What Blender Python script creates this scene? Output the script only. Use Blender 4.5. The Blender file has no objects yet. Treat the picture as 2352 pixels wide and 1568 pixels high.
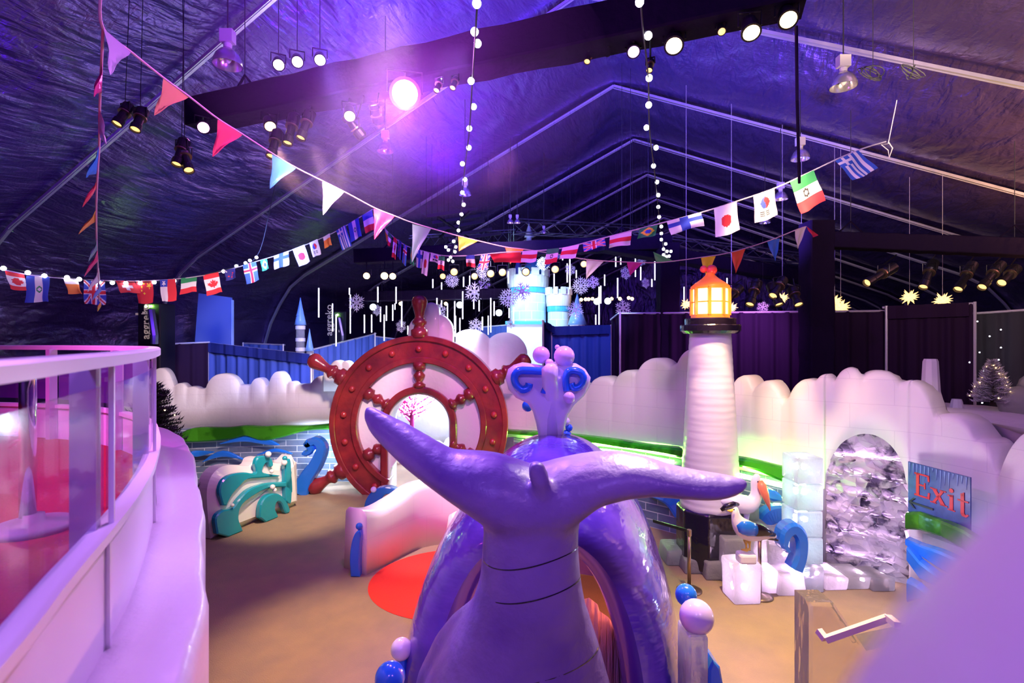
import bpy, math, random
from mathutils import Vector, Matrix
S = bpy.context.scene
COL = S.collection
pi = math.pi
F, HZ, CX, CAMZ = 1200.0, 784.0, 1176.0, 4.0
TH = math.radians(20.8)
AX = Vector((math.sin(TH), math.cos(TH), 0)); PX = Vector((math.cos(TH), -math.sin(TH), 0))
RC = Vector((3.43, 17.6, 0))          # foot of the ridge at the third roof frame

# ------------------------------------------------------------ camera, world, lights, exposure
cam = bpy.data.objects.new('camera', bpy.data.cameras.new('camera'))
COL.objects.link(cam); S.camera = cam
cam.location = (0, 0, CAMZ); cam.rotation_euler = (pi/2, 0, 0)
cam.data.sensor_width = 36; cam.data.lens = 36*F/2352
cam.data.clip_start = 0.02; cam.data.clip_end = 200
cam.data.dof.use_dof = True; cam.data.dof.focus_distance = 7.0; cam.data.dof.aperture_fstop = 1.9
S.view_settings.view_transform = 'Standard'; S.view_settings.look = 'None'
S.view_settings.exposure = 0.3; S.view_settings.gamma = 1; S.view_settings.use_curve_mapping = False
w = bpy.data.worlds.new('night'); S.world = w; w.use_nodes = True
w.node_tree.nodes['Background'].inputs[0].default_value = (0.02, 0.01, 0.08, 1)
w.node_tree.nodes['Background'].inputs[1].default_value = 0.3
try:
    S.cycles.use_denoising = True
    S.cycles.caustics_reflective = False; S.cycles.caustics_refractive = False
    S.cycles.max_bounces = 7; S.cycles.adaptive_threshold = .04; S.cycles.transparent_max_bounces = 12
    S.cycles.sample_clamp_indirect = 4; S.cycles.blur_glossy = 0.5
except Exception: pass

def at(px, py, d):
    return Vector(((px-CX)/F*d, d, CAMZ-(py-HZ)/F*d))
def lamp(kind, loc, watts, color, radius=0.15, aim=None, angle=60, blend=0.6, size=None):
    L = bpy.data.lights.new('lamp', kind); L.energy = watts; L.color = color
    if kind == 'AREA': L.size = size or 1
    else: L.shadow_soft_size = radius
    if kind == 'SPOT': L.spot_size = math.radians(angle); L.spot_blend = blend
    if kind == 'SPOT': loc = Vector(loc); loc = loc+(Vector(aim)-loc).normalized()*.4     # just in front of the lens
    o = bpy.data.objects.new('lamp', L); COL.objects.link(o); o.location = loc
    if aim is not None:
        o.rotation_euler = (Vector(aim)-Vector(loc)).to_track_quat('-Z', 'Y').to_euler()
    return o
WARM = (1, .62, .28); WARMW = (1, .78, .55); VIO = (.42, .18, 1); MAG = (1, .16, .75); BLUE = (.2, .3, 1); COOL = (.62, .78, 1)
# stage lamps hung on the truss near the camera, aimed into the set
lamp('SPOT', at(1725, 72, 6.3), 3900, (1, .7, .24), .08, (3.6, 5.4, 0), 64, .9)
lamp('SPOT', at(1810, 43, 6.2), 1200, WARM, .08, (4.6, 9.6, 2.6), 40, .8)
lamp('SPOT', at(1548, 103, 6.7), 3000, (1, .82, .7), .08, (1.0, 3.4, 3.0), 22, .9)
lamp('SPOT', at(1455, 117, 7.0), 1700, VIO, .08, (1.0, 6.2, 2), 50, .8)
lamp('SPOT', (-2.5, 6.8, 8.0), 1500, (.42, .28, 1), .1, (-.5, 3.5, 3.2), 18, .8)  # added unseen lamp to brighten the left fluke
lamp('SPOT', at(803, 265, 8.3), 2600, (1, .74, .45), .1, (-4.8, 11.6, .9), 26, .9)
lamp('SPOT', at(620, 288, 8.8), 2700, WARM, .1, (-1.5, 6.6, 0), 44, .9)
lamp('SPOT', at(640, 148, 9.2), 1500, WARMW, .1, (-2.6, 9.6, .5), 30, .5)
lamp('SPOT', at(930, 230, 7.6), 480, (.85, .4, 1), .12, (-1.6, 1.6, 3), 90, .9)
lamp('POINT', at(930, 230, 7.3), 420, (.75, .12, 1), .12)
# added unseen wash lights on ledge, platform, snow bank, whale, curved wall, lighthouse
lamp('SPOT', (-.6, 7.0, 8.0), 430, (.6, .42, 1), .2, (-1.5, 2.2, 2.75), 26, .5)
lamp('SPOT', (-.9, 7.6, 8.0), 620, (.62, .45, 1), .2, (-2.6, 4.0, 2.75), 28, .6)
lamp('SPOT', (-5.2, -1.5, 8.4), 900, (.8, .4, 1), .3, (-3.6, 4.2, 2.9), 46, .7)
lamp('SPOT', (2.5, -1.5, 7.2), 300, (.42, .2, 1), .15, (.3, .05, 4.0), 14, .6)
lamp('AREA', (-1.2, -3.0, 8.4), 230, (.32, .16, 1), aim=(-.5, 5, 2), size=1.2)
lamp('AREA', (3.2, -3.0, 8.4), 150, (.6, .25, 1), aim=(1.2, 5, 1.5), size=1.2)
lamp('SPOT', at(700, 260, 8.3), 3000, (1, .68, .62), .1, (-1.7, 9.8, .8), 20, .8)
lamp('SPOT', (3.0, 4.0, 8.2), 850, (1, .82, .76), .1, (3.6, 9.4, 1.7), 24, .9)
lamp('SPOT', (-7, 2, 8), 1900, (1, .1, .75), .2, (-5, 4.5, 2.7), 60, .8)
# wash on the snow walls
lamp('POINT', (-5.2, 14.35, .9), 90, COOL, .15)
lamp('SPOT', (-1, 5.5, 8), 4300, (1, .72, .66), .3, (-7, 15.4, 2.4), 44, .8)
lamp('SPOT', (2.0, 3.0, 8.2), 420, (.9, .64, .9), .3, (5.6, 10.0, 2.4), 60, .8)
lamp('SPOT', (3.6, 5.0, 8.4), 950, (1, .74, .45), .2, (5.0, 10.4, 2.9), 20, .9)
lamp('SPOT', (1.5, 7.5, 8.4), 900, (1, .78, .62), .2, (1.9, 12.8, 2.7), 34, .9)  # added unseen lamp warming the wall between spout and lighthouse
lamp('SPOT', (5.0, 4.0, 8.4), 480, (1, .72, .55), .2, (6.9, 9.4, 3.1), 22, .6)
lamp('SPOT', (0, 8.5, 7.6), 1500, (1, .35, .6), .3, (-1.6, 13.8, 2.2), 44, .8)
# added blue-white lamps for snowflakes, doorway, brick wall, castle and drapes
lamp('SPOT', (-.5, 6.0, 8.2), 420, (.8, .6, 1), .2, (-.95, 1.0, 3.9), 16, .8)  # added lamp to brighten the near top rail
lamp('SPOT', (-1, 13.5, 8.3), 900, (.75, .65, 1), .3, (0, 18, 4.8), 70, .8)
lamp('POINT', (-2.9, 17.4, 2.0), 950, COOL, .3)
lamp('SPOT', (-.6, 15.6, 5.6), 2600, (.7, .8, 1), .25, (-4.6, 14.2, 1.2), 70, .8)
lamp('SPOT', (-.2, 17.0, 8.2), 1500, (.5, .85, 1), .3, (1.2, 22, 4.4), 50, .6)
lamp('SPOT', (-5, 11, 7.5), 2600, BLUE, .3, (-8.5, 18.5, 3.4), 50, .7)
lamp('SPOT', (3, 13, 7.5), 600, BLUE, .3, (2.4, 17.6, 3.4), 40, .7)
# added unseen lamps tinting the roof lining and the right drapes
lamp('SPOT', (-1.2, 8.3, 6.6), 2600, (.2, .02, 1), .4, (-.9, 12.5, 11), 140, 1)
lamp('SPOT', (-1.5, 5.0, 6.6), 900, (.25, .02, 1), .4, (-3.0, 7.0, 11), 120, 1)
lamp('SPOT', (0, 11, 6), 3600, (.14, .13, 1), .4, (1.5, 14, 12), 150, 1)
lamp('SPOT', (6, 13, 5.5), 1100, (.25, .15, 1), .4, (7, 15, 10), 140, 1)
lamp('SPOT', (5, 5, 6), 2400, (1, .75, .45), .4, (9, 7, 9), 140, 1)
lamp('SPOT', (13, 9, 4), 3500, (1, .55, .2), .4, (13, 10, 9), 130, 1)
lamp('SPOT', (-9, 9, 4.5), 220, (.2, .03, 1), .4, (-11, 12, 9), 150, 1)
lamp('SPOT', (6.5, 12.5, 5.4), 500, (.5, .15, .7), .4, (6, 16, 3), 120, 1)

# ------------------------------------------------------------ materials
_M = {}
def mat(name, col, rough=.5, metal=0, emit=None, es=0, trans=0, ior=1.45, bump=None, coat=0, noise=None, alpha=1, sample=True, spec=.5, glow=0):
    """bump=(scale xyz, strength, detail); noise=(colour2, scale, contrast)"""
    if name in _M: return _M[name]
    m = bpy.data.materials.new(name); m.use_nodes = True; nt = m.node_tree; N = nt.nodes; L = nt.links
    b = N['Principled BSDF']; I = b.inputs
    I['Base Color'].default_value = (*col, 1); I['Roughness'].default_value = rough; I['Metallic'].default_value = metal
    I['IOR'].default_value = ior; I['Transmission Weight'].default_value = trans; I['Coat Weight'].default_value = coat
    I['Coat Roughness'].default_value = .1; I['Alpha'].default_value = alpha; I['Specular IOR Level'].default_value = spec
    if emit: I['Emission Color'].default_value = (*emit, 1); I['Emission Strength'].default_value = es
    if bump or noise: tc = N.new('ShaderNodeTexCoord')
    if bump:
        mp = N.new('ShaderNodeMapping'); mp.inputs['Scale'].default_value = bump[0]
        n = N.new('ShaderNodeTexNoise'); n.inputs['Scale'].default_value = 1; n.inputs['Detail'].default_value = bump[2] if len(bump) > 2 else 4
        bp = N.new('ShaderNodeBump'); bp.inputs['Strength'].default_value = bump[1]; bp.inputs['Distance'].default_value = bump[3] if len(bump) > 3 else .1
        L.new(tc.outputs['Object'], mp.inputs[0]); L.new(mp.outputs[0], n.inputs['Vector']); L.new(n.outputs['Fac'], bp.inputs['Height'])
        L.new(bp.outputs[0], I['Normal'])
        if coat: L.new(bp.outputs[0], I['Coat Normal'])
    if noise:
        n2 = N.new('ShaderNodeTexNoise'); n2.inputs['Scale'].default_value = noise[1]; n2.inputs['Detail'].default_value = 5
        r = N.new('ShaderNodeValToRGB'); c = noise[2]
        ce = noise[3] if len(noise) > 3 else .5; r.color_ramp.elements[0].position = ce-c; r.color_ramp.elements[1].position = ce+c
        r.color_ramp.elements[0].color = (*col, 1); r.color_ramp.elements[1].color = (*noise[0], 1)
        L.new(tc.outputs['Object'], n2.inputs['Vector']); L.new(n2.outputs['Fac'], r.inputs[0]); L.new(r.outputs[0], I['Base Color'])
    if glow:
        out = N['Material Output']; mx = N.new('ShaderNodeMixShader'); tl = N.new('ShaderNodeBsdfTranslucent'); mx.inputs[0].default_value = glow
        src = I['Base Color'].links[0].from_socket if I['Base Color'].links else None
        if src: L.new(src, tl.inputs['Color'])
        else: tl.inputs['Color'].default_value = (*col, 1)
        if I['Normal'].links: L.new(I['Normal'].links[0].from_socket, tl.inputs['Normal'])
        L.new(b.outputs[0], mx.inputs[1]); L.new(tl.outputs[0], mx.inputs[2]); L.new(mx.outputs[0], out.inputs['Surface'])
    if not sample:
        try: m.cycles.emission_sampling = 'NONE'
        except Exception: pass
    _M[name] = m; return m
def brick_mat(name, c1, c2, mortar, sx, sy, rough=.3, trans=0, bs=.3, msize=.015, bumpn=0, offset=.5):
    """blocks laid in courses; the mesh carries a uv map in metres"""
    if name in _M: return _M[name]
    m = mat(name, c1, rough, trans=trans); nt = m.node_tree; N = nt.nodes; L = nt.links; b = N['Principled BSDF']
    uv = N.new('ShaderNodeUVMap'); t = N.new('ShaderNodeTexBrick')
    t.inputs['Scale'].default_value = 1; t.inputs['Brick Width'].default_value = sx; t.inputs['Row Height'].default_value = sy
    t.inputs['Mortar Size'].default_value = msize; t.inputs['Mortar Smooth'].default_value = .3; t.offset = offset
    t.inputs['Color1'].default_value = (*c1, 1); t.inputs['Color2'].default_value = (*c2, 1); t.inputs['Mortar'].default_value = (*mortar, 1)
    L.new(uv.outputs[0], t.inputs['Vector']); L.new(t.outputs['Color'], b.inputs['Base Color'])
    bp = N.new('ShaderNodeBump'); bp.inputs['Strength'].default_value = bs; bp.inputs['Distance'].default_value = .02; bp.invert = True
    L.new(t.outputs['Fac'], bp.inputs['Height'])
    if bumpn:
        tc = N.new('ShaderNodeTexCoord'); n = N.new('ShaderNodeTexNoise'); n.inputs['Scale'].default_value = 6; n.inputs['Detail'].default_value = 5
        b2 = N.new('ShaderNodeBump'); b2.inputs['Strength'].default_value = bumpn; b2.inputs['Distance'].default_value = .05
        L.new(tc.outputs['Object'], n.inputs['Vector']); L.new(n.outputs['Fac'], b2.inputs['Height']); L.new(bp.outputs[0], b2.inputs['Normal'])
        bp = b2
    L.new(bp.outputs[0], b.inputs['Normal'])
    return m

M_snow = mat('packed_snow', (.82, .8, .84), .45, bump=((3, 3, 3), .25, 4), coat=.15)
M_snowblock = brick_mat('snow_blocks', (.84, .8, .82), (.81, .78, .81), (.72, .68, .73), 1.25, .42, .45, bs=.2, msize=.005, bumpn=.12)
M_clear = mat('clear_ice', (.93, .94, 1), .06, trans=.7, ior=1.31, bump=((5, 5, 5), .5, 5), noise=((1, 1, 1), 3, .2), glow=.4)
M_jag = mat('jagged_ice', (.95, .93, 1), .04, trans=.55, ior=1.31, bump=((3, 3, 3), .4, 4), noise=((.1, .09, .15), 3.2, .04, .58), glow=.35)
M_brick = brick_mat('clear_ice_bricks', (.16, .22, .36), (.30, .38, .55), (.85, .9, 1), .62, .17, .08, trans=.3, bs=.6, msize=.012, bumpn=.4)
M_purple = mat('violet_ice', (.07, .03, .34), .14, coat=.7, bump=((2, 2, 6), .22, 3), noise=((.2, .1, .6), 2.2, .3))
M_tail = mat('lilac_ice', (.36, .25, .55), .42, coat=.06, bump=((9, 9, 9), .16, 5), noise=((.15, .07, .36), 1.3, .25))
M_blue = mat('blue_ice', (.02, .19, .78), .18, coat=.5, bump=((3, 3, 3), .15, 3))
M_teal = mat('teal_ice', (.01, .32, .42), .18, coat=.5, bump=((3, 3, 3), .15, 3))
M_white = mat('white_ice', (.88, .86, .92), .25, coat=.4, bump=((3, 3, 3), .15, 3))
M_cream = mat('milky_ice', (.86, .8, .8), .3, coat=.3, bump=((3, 3, 3), .15, 3))
M_green = mat('green_ice', (.08, .42, .02), .2, coat=.4, bump=((3, 3, 3), .2, 3), noise=((.03, .2, .01), 1.1, .03), glow=.4)
M_black = mat('black_ice', (.012, .008, .02), .2, coat=.5, bump=((3, 3, 3), .3, 3))
M_orange = mat('orange_ice', (.95, .25, .12), .3, coat=.3)
M_yellow = mat('yellow_ice', (.85, .62, .08), .3)
M_red = mat('oxblood_ice', (.34, .03, .035), .25, coat=.35, bump=((5, 5, 5), .15, 4), noise=((.16, .015, .03), 2.5, .2))
M_stud = mat('stud_red', (.42, .03, .04), .2, coat=.5)
M_cloth = mat('black_cloth', (.012, .006, .024), .9, spec=.08, bump=((6, 6, 6), .3, 4))
M_drapeb = mat('blue_drape', (.05, .10, .42), .75)
M_drapen = mat('navy_drape', (.02, .03, .17), .8, spec=.1)
M_drapek = mat('black_drape', (.024, .010, .036), .85, spec=.1)
M_alu = mat('aluminium', (.75, .72, .8), .35, metal=.6)
M_steel = mat('chrome', (.8, .8, .85), .12, metal=1)
M_brass = mat('dull_brass', (.35, .26, .16), .3, metal=.9)
M_dark = mat('black_metal', (.015, .014, .02), .35, metal=.3)
M_paint = mat('white_paint', (.82, .76, .86), .35)
M_cord = mat('cord', (.55, .5, .6), .7)
M_wire = mat('black_wire', (.03, .03, .04), .6)
M_bulb = mat('bulb_glow', (1, 1, 1), .4, emit=(.9, .9, 1), es=9, sample=False)
M_lensw = mat('warm_lens', (1, .8, .5), .3, emit=(1, .62, .25), es=9, sample=False)
M_lensd = mat('amber_lens', (1, .7, .3), .3, emit=(1, .55, .18), es=1.6, sample=False)
M_lensp = mat('pale_lens', (1, .9, 1), .3, emit=(1, .85, 1), es=14, sample=False)
M_lensm = mat('magenta_lens', (1, .3, .9), .3, emit=(1, .25, .9), es=30, sample=False)
M_lensv = mat('violet_lens', (.6, .2, 1), .3, emit=(.7, .25, 1), es=9, sample=False)
M_lensc = mat('cool_lens', (.7, .8, 1), .3, emit=(.55, .75, 1), es=14, sample=False)
M_tube = mat('icicle_glow', (.9, .92, 1), .3, emit=(.85, .85, 1), es=1.3, sample=False)
M_starw = mat('star_glow', (1, .8, .45), .5, emit=(1, .62, .22), es=1.5, sample=False)
M_flake = mat('snowflake_acrylic', (.9, .88, 1), .3, emit=None)
M_fabric = {}
def fab(c):
    if c not in M_fabric: M_fabric[c] = mat('fabric_%d' % len(M_fabric), c, .8)
    return M_fabric[c]

# ------------------------------------------------------------ mesh helpers
class MB:
    def __init__(s): s.v = []; s.f = []; s.m = []; s.uv = {}
    def add(s, vs, fs, mi=0):
        o = len(s.v); s.v += [tuple(v) for v in vs]
        for f in fs: s.f.append(tuple(i+o for i in f)); s.m.append(mi)
        return s
    def box(s, lo, hi, mi=0):
        x0, y0, z0 = lo; x1, y1, z1 = hi
        return s.add([(x0,y0,z0),(x1,y0,z0),(x1,y1,z0),(x0,y1,z0),(x0,y0,z1),(x1,y0,z1),(x1,y1,z1),(x0,y1,z1)],
                     [(0,3,2,1),(4,5,6,7),(0,1,5,4),(1,2,6,5),(2,3,7,6),(3,0,4,7)], mi)
    def obox(s, a, b, w, h, up=Vector((0,0,1)), mi=0):
        """bar of section w x h from a to b"""
        a = Vector(a); b = Vector(b); d = (b-a).normalized()
        side = d.cross(up)
        if side.length < 1e-4: side = d.cross(Vector((1,0,0)))
        side.normalize(); u = side.cross(d).normalized()
        vs = [p+side*(i*w/2)+u*(j*h/2) for p in (a, b) for i, j in ((-1,-1),(1,-1),(1,1),(-1,1))]
        return s.add(vs, [(0,1,2,3),(7,6,5,4),(0,4,5,1),(1,5,6,2),(2,6,7,3),(3,7,4,0)], mi)
    def tube(s, pts, r, n=8, mi=0, cap=True, flat=1.0):
        pts = [Vector(p) for p in pts]; k = len(pts)
        rs = r if isinstance(r, (list, tuple)) else [r]*k
        prev = None; rings = []
        for i, p in enumerate(pts):
            t = (pts[min(i+1, k-1)]-pts[max(i-1, 0)])
            t = t.normalized() if t.length > 1e-9 else Vector((0,0,1))
            if prev is None:
                u = t.cross(Vector((0,1,0)))
                if u.length < .1: u = t.cross(Vector((0,0,1)))
            else: u = prev - t*prev.dot(t)
            u.normalize(); prev = u; v = t.cross(u)
            rings.append([p+u*math.cos(2*pi*j/n)*rs[i]+v*math.sin(2*pi*j/n)*rs[i]*flat for j in range(n)])
        return s.rings(rings, mi, cap)
    def rings(s, rings, mi=0, cap=True, closed=True):
        n = len(rings[0]); vs = [v for r in rings for v in r]; fs = []
        for i in range(len(rings)-1):
            for j in range(n if closed else n-1):
                fs.append((i*n+j, i*n+(j+1) % n, (i+1)*n+(j+1) % n, (i+1)*n+j))
        if cap: fs += [tuple(range(n))[::-1], tuple((len(rings)-1)*n+j for j in range(n))]
        return s.add(vs, fs, mi)
    def lathe(s, prof, c=(0,0,0), n=24, axis=None, mi=0, cap=True, a0=0):
        """prof [(r,h)] around +Z or the given axis"""
        c = Vector(c); q = (Vector(axis).to_track_quat('Z', 'Y') if axis is not None else None)
        rings = []
        for r, h in prof:
            ring = []
            for j in range(n):
                v = Vector((r*math.cos(a0+2*pi*j/n), r*math.sin(a0+2*pi*j/n), h))
                if q: v = q @ v
                ring.append(c+v)
            rings.append(ring)
        return s.rings(rings, mi, cap)
    def sphere(s, c, r, n=16, mi=0, sc=(1,1,1)):
        c = Vector(c); m = n//2; rings = []
        for i in range(m+1):
            a = -pi/2+pi*i/m; a = max(-pi/2+.02, min(pi/2-.02, a))
            rings.append([c+Vector((r*sc[0]*math.cos(a)*math.cos(2*pi*j/n), r*sc[1]*math.cos(a)*math.sin(2*pi*j/n), r*sc[2]*math.sin(a))) for j in range(n)])
        return s.rings(rings, mi)
    def prism(s, pts, o, ux, uz, th, mi=0, bev=0):
        """polygon pts (u,v) in the plane o+u*ux+v*uz, extruded by th along the normal, pillow edge bev"""
        o = Vector(o); ux = Vector(ux).normalized(); uz = Vector(uz).normalized(); nr = ux.cross(uz).normalized()
        n = len(pts); area = sum(pts[i][0]*pts[(i+1) % n][1]-pts[(i+1) % n][0]*pts[i][1] for i in range(n))
        if area < 0: pts = pts[::-1]
        def off(d):
            r = []
            for i in range(n):
                p0 = Vector(pts[i-1]); p = Vector(pts[i]); p1 = Vector(pts[(i+1) % n])
                e0 = (p-p0); e1 = (p1-p)
                e0 = e0.normalized() if e0.length else e1.normalized(); e1 = e1.normalized() if e1.length else e0
                nn = Vector((-(e0.y+e1.y), e0.x+e1.x)); nn = nn.normalized() if nn.length > 1e-6 else Vector((0, 0))
                r.append(p+nn*d)
            return r
        P = off(0); Q = off(bev) if bev else P
        lay = [(Q, -th/2), (P, -th/2+bev), (P, th/2-bev), (Q, th/2)] if bev else [(P, -th/2), (P, th/2)]
        rings = [[o+ux*p[0]+uz*p[1]+nr*h for p in L] for L, h in lay]
        return s.rings(rings, mi)
    def build(s, name, m, parent=None, smooth=False, subsurf=0, bevel=0, wm=None):
        me = bpy.data.meshes.new(name); me.from_pydata(s.v, [], s.f)
        ms = m if isinstance(m, (list, tuple)) else [m]
        for x in ms: me.materials.append(x)
        if len(ms) > 1: me.polygons.foreach_set('material_index', s.m)
        if smooth: me.polygons.foreach_set('use_smooth', [True]*len(s.f))
        if s.uv:
            ul = me.uv_layers.new(name='UVMap')
            for lp in me.loops: ul.data[lp.index].uv = s.uv.get(lp.vertex_index, (0, 0))
        me.update()
        o = bpy.data.objects.new(name, me); COL.objects.link(o)
        if parent is not None:
            o.parent = parent; o.matrix_parent_inverse = Matrix.Translation(-Vector(parent.location)) if parent.rotation_euler[2] == 0 else parent.matrix_basis.inverted()
        if bevel:
            b = o.modifiers.new('bevel', 'BEVEL'); b.width = bevel; b.segments = 2; b.limit_method = 'ANGLE'
        if subsurf:
            d = o.modifiers.new('sub', 'SUBSURF'); d.levels = d.render_levels = subsurf
        return o
def tag(o, label=None, cat=None, group=None, kind=None):
    if label: o['label'] = label
    if cat: o['category'] = cat
    if group: o['group'] = group
    if kind: o['kind'] = kind
    return o
def thing(name, loc, label, cat, group=None):
    o = bpy.data.objects.new(name, None); COL.objects.link(o); o.location = loc; o.empty_display_size = .1
    return tag(o, label, cat, group)
def struct(name, mb, m, **k): return tag(mb.build(name, m, **k), kind='structure')
def catmull(pts, k=6):
    pts = [Vector(p) for p in pts]; out = []
    for i in range(len(pts)-1):
        p0 = pts[max(i-1, 0)]; p1 = pts[i]; p2 = pts[i+1]; p3 = pts[min(i+2, len(pts)-1)]
        for j in range(k):
            t = j/k
            out.append(.5*((2*p1)+(p2-p0)*t+(2*p0-5*p1+4*p2-p3)*t*t+(3*p1-p0-3*p2+p3)*t**3))
    out.append(pts[-1]); return out
def lin(x, xs, ys):
    if x <= xs[0]: return ys[0]
    for i in range(len(xs)-1):
        if x <= xs[i+1]:
            t = (x-xs[i])/(xs[i+1]-xs[i]); return ys[i]*(1-t)+ys[i+1]*t
    return ys[-1]
def copy_tree(o, parent=None):
    c = o.copy(); COL.objects.link(c)
    if parent: c.parent = parent
    for ch in [x for x in bpy.data.objects if x.parent == o]: copy_tree(ch, c)
    return c

# ------------------------------------------------------------ tent: floor, roof lining, frames, walls
PROF = [(0, 12.62), (13.1, 6.86), (13.9, 6.35), (14.5, 5.6), (15.0, 4.8), (15.3, 4.0), (15.5, 3.0), (15.6, 1.8), (15.6, 0)]
def prof_z(s_):
    return lin(abs(s_), [p[0] for p in PROF[:8]], [p[1] for p in PROF[:8]])
def tent(s_, a, z=0): return RC+PX*s_+AX*a+Vector((0, 0, z))
def to_tent(x, y):
    v = Vector((x, y, 0))-RC; return v.dot(PX), v.dot(AX)
def roofz(x, y): return prof_z(to_tent(x, y)[0])-.12
TM = Matrix(((PX.x, AX.x, 0, RC.x), (PX.y, AX.y, 0, RC.y), (0, 0, 1, 0), (0, 0, 0, 1)))
A0, A1, BAY = -25.0, 35.0, 5.0
random.seed(3)
# floor
M_floor = mat('tan_carpet', (.37, .26, .16), .9, bump=((60, 60, 60), .3, 3), noise=((.27, .2, .15), 2.5, .3))
fb = MB(); fb.add([(-17, A0-1, 0), (17, A0-1, 0), (17, A1+1, 0), (-17, A1+1, 0)], [(0, 1, 2, 3)])
o = struct('floor', fb, M_floor); o.matrix_world = TM
# lining
def lining_mat():
    m = mat('wrinkled_lining', (.16, .1, .34), .32, metal=.7); nt = m.node_tree; N = nt.nodes; L = nt.links; b = N['Principled BSDF']  # black film; violet stage light is put into its base colour
    tc = N.new('ShaderNodeTexCoord')
    def noise(sc, det, dist=0):
        mp = N.new('ShaderNodeMapping'); mp.inputs['Scale'].default_value = sc
        mp.inputs['Rotation'].default_value = (0, 0, dist)
        n = N.new('ShaderNodeTexNoise'); n.inputs['Scale'].default_value = 1; n.inputs['Detail'].default_value = det
        n.inputs['Distortion'].default_value = .6
        L.new(tc.outputs['Object'], mp.inputs[0]); L.new(mp.outputs[0], n.inputs['Vector']); return n.outputs['Fac']
    prev = None
    for sc, det, rot, st, di in (((.5, .35, .5), 2, .3, .5, .8), ((2.6, .8, .9), 3, -.3, .5, .25), ((7, 1.6, 2), 4, .35, .5, .09), ((5, 13, 9), 3, -.2, .35, .04)):
        bp = N.new('ShaderNodeBump'); bp.inputs['Strength'].default_value = st; bp.inputs['Distance'].default_value = di
        L.new(noise(sc, det, rot), bp.inputs['Height'])
        if prev: L.new(prev, bp.inputs['Normal'])
        prev = bp.outputs[0]
    L.new(prev, b.inputs['Normal'])
    return m
M_lin = lining_mat()
def lining(name, ss, a0, a1, sag=.28):
    mb = MB(); rows = []
    na = int((a1-a0)/BAY*10)
    for i in range(na+1):
        a = a0+(a1-a0)*i/na; t = ((a-a0) % BAY)/BAY
        drop = sag*math.sin(pi*t)**.8 if 0 < t < 1 else 0
        row = []
        for s_, z in ss:
            k = 1 if z > 6 else .4
            row.append(Vector((s_-math.copysign(drop*.3, s_) if abs(s_) > .1 else s_, a, z+.22-drop*k-(.12 if abs(s_) < .1 else 0))))
        rows.append(row)
    mb.rings(rows, cap=False, closed=False)
    o = struct(name, mb, M_lin, smooth=True); o.matrix_world = TM; return o
def dense(pts):
    out = []
    for i in range(len(pts)-1):
        n = max(1, int((Vector(pts[i+1])-Vector(pts[i])).length/.9))
        for j in range(n): out.append((pts[i][0]+(pts[i+1][0]-pts[i][0])*j/n, pts[i][1]+(pts[i+1][1]-pts[i][1])*j/n))
    out.append(pts[-1]); return out
half = dense(PROF[:5])
lining('ceiling', [(-s_, z) for s_, z in half[::-1]]+half[1:], A0, A1)
lowp = dense(PROF[4:]); lowp[-1] = (15.6, -.22)
lining('wall_left', [(-s_, z) for s_, z in lowp[::-1]], A0, A1, .1)
lining('wall_right', lowp, A0, A1, .1)
for nm, a in (('wall_back', A1), ('wall_front', A0)):
    ps = [(-s_, z) for s_, z in PROF[::-1]]+PROF[1:]
    mb = MB(); mb.add([(s_, a, z+.22 if z > 0 else z) for s_, z in ps], [tuple(range(len(ps)))])
    o = struct(nm, mb, M_lin); o.matrix_world = TM
# aluminium roof frames
fn = 1
for k in range(-4, 7):
    a = k*BAY
    mb = MB()
    pts = [(-s_, z) for s_, z in PROF[::-1]]+PROF[1:]
    for i in range(len(pts)-1):
        p = Vector((pts[i][0], a, pts[i][1]-.02)); q = Vector((pts[i+1][0], a, pts[i+1][1]-.02))
        mb.obox(p, q, .07, .10, up=Vector((0, 1, 0)))
        mb.obox(p+Vector((0, -.045, -.10)), q+Vector((0, -.045, -.07)), .02, .02, up=Vector((0, 1, 0)))
    o = struct('trim_%d' % fn, mb, M_alu); o.matrix_world = TM; fn += 1
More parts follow.
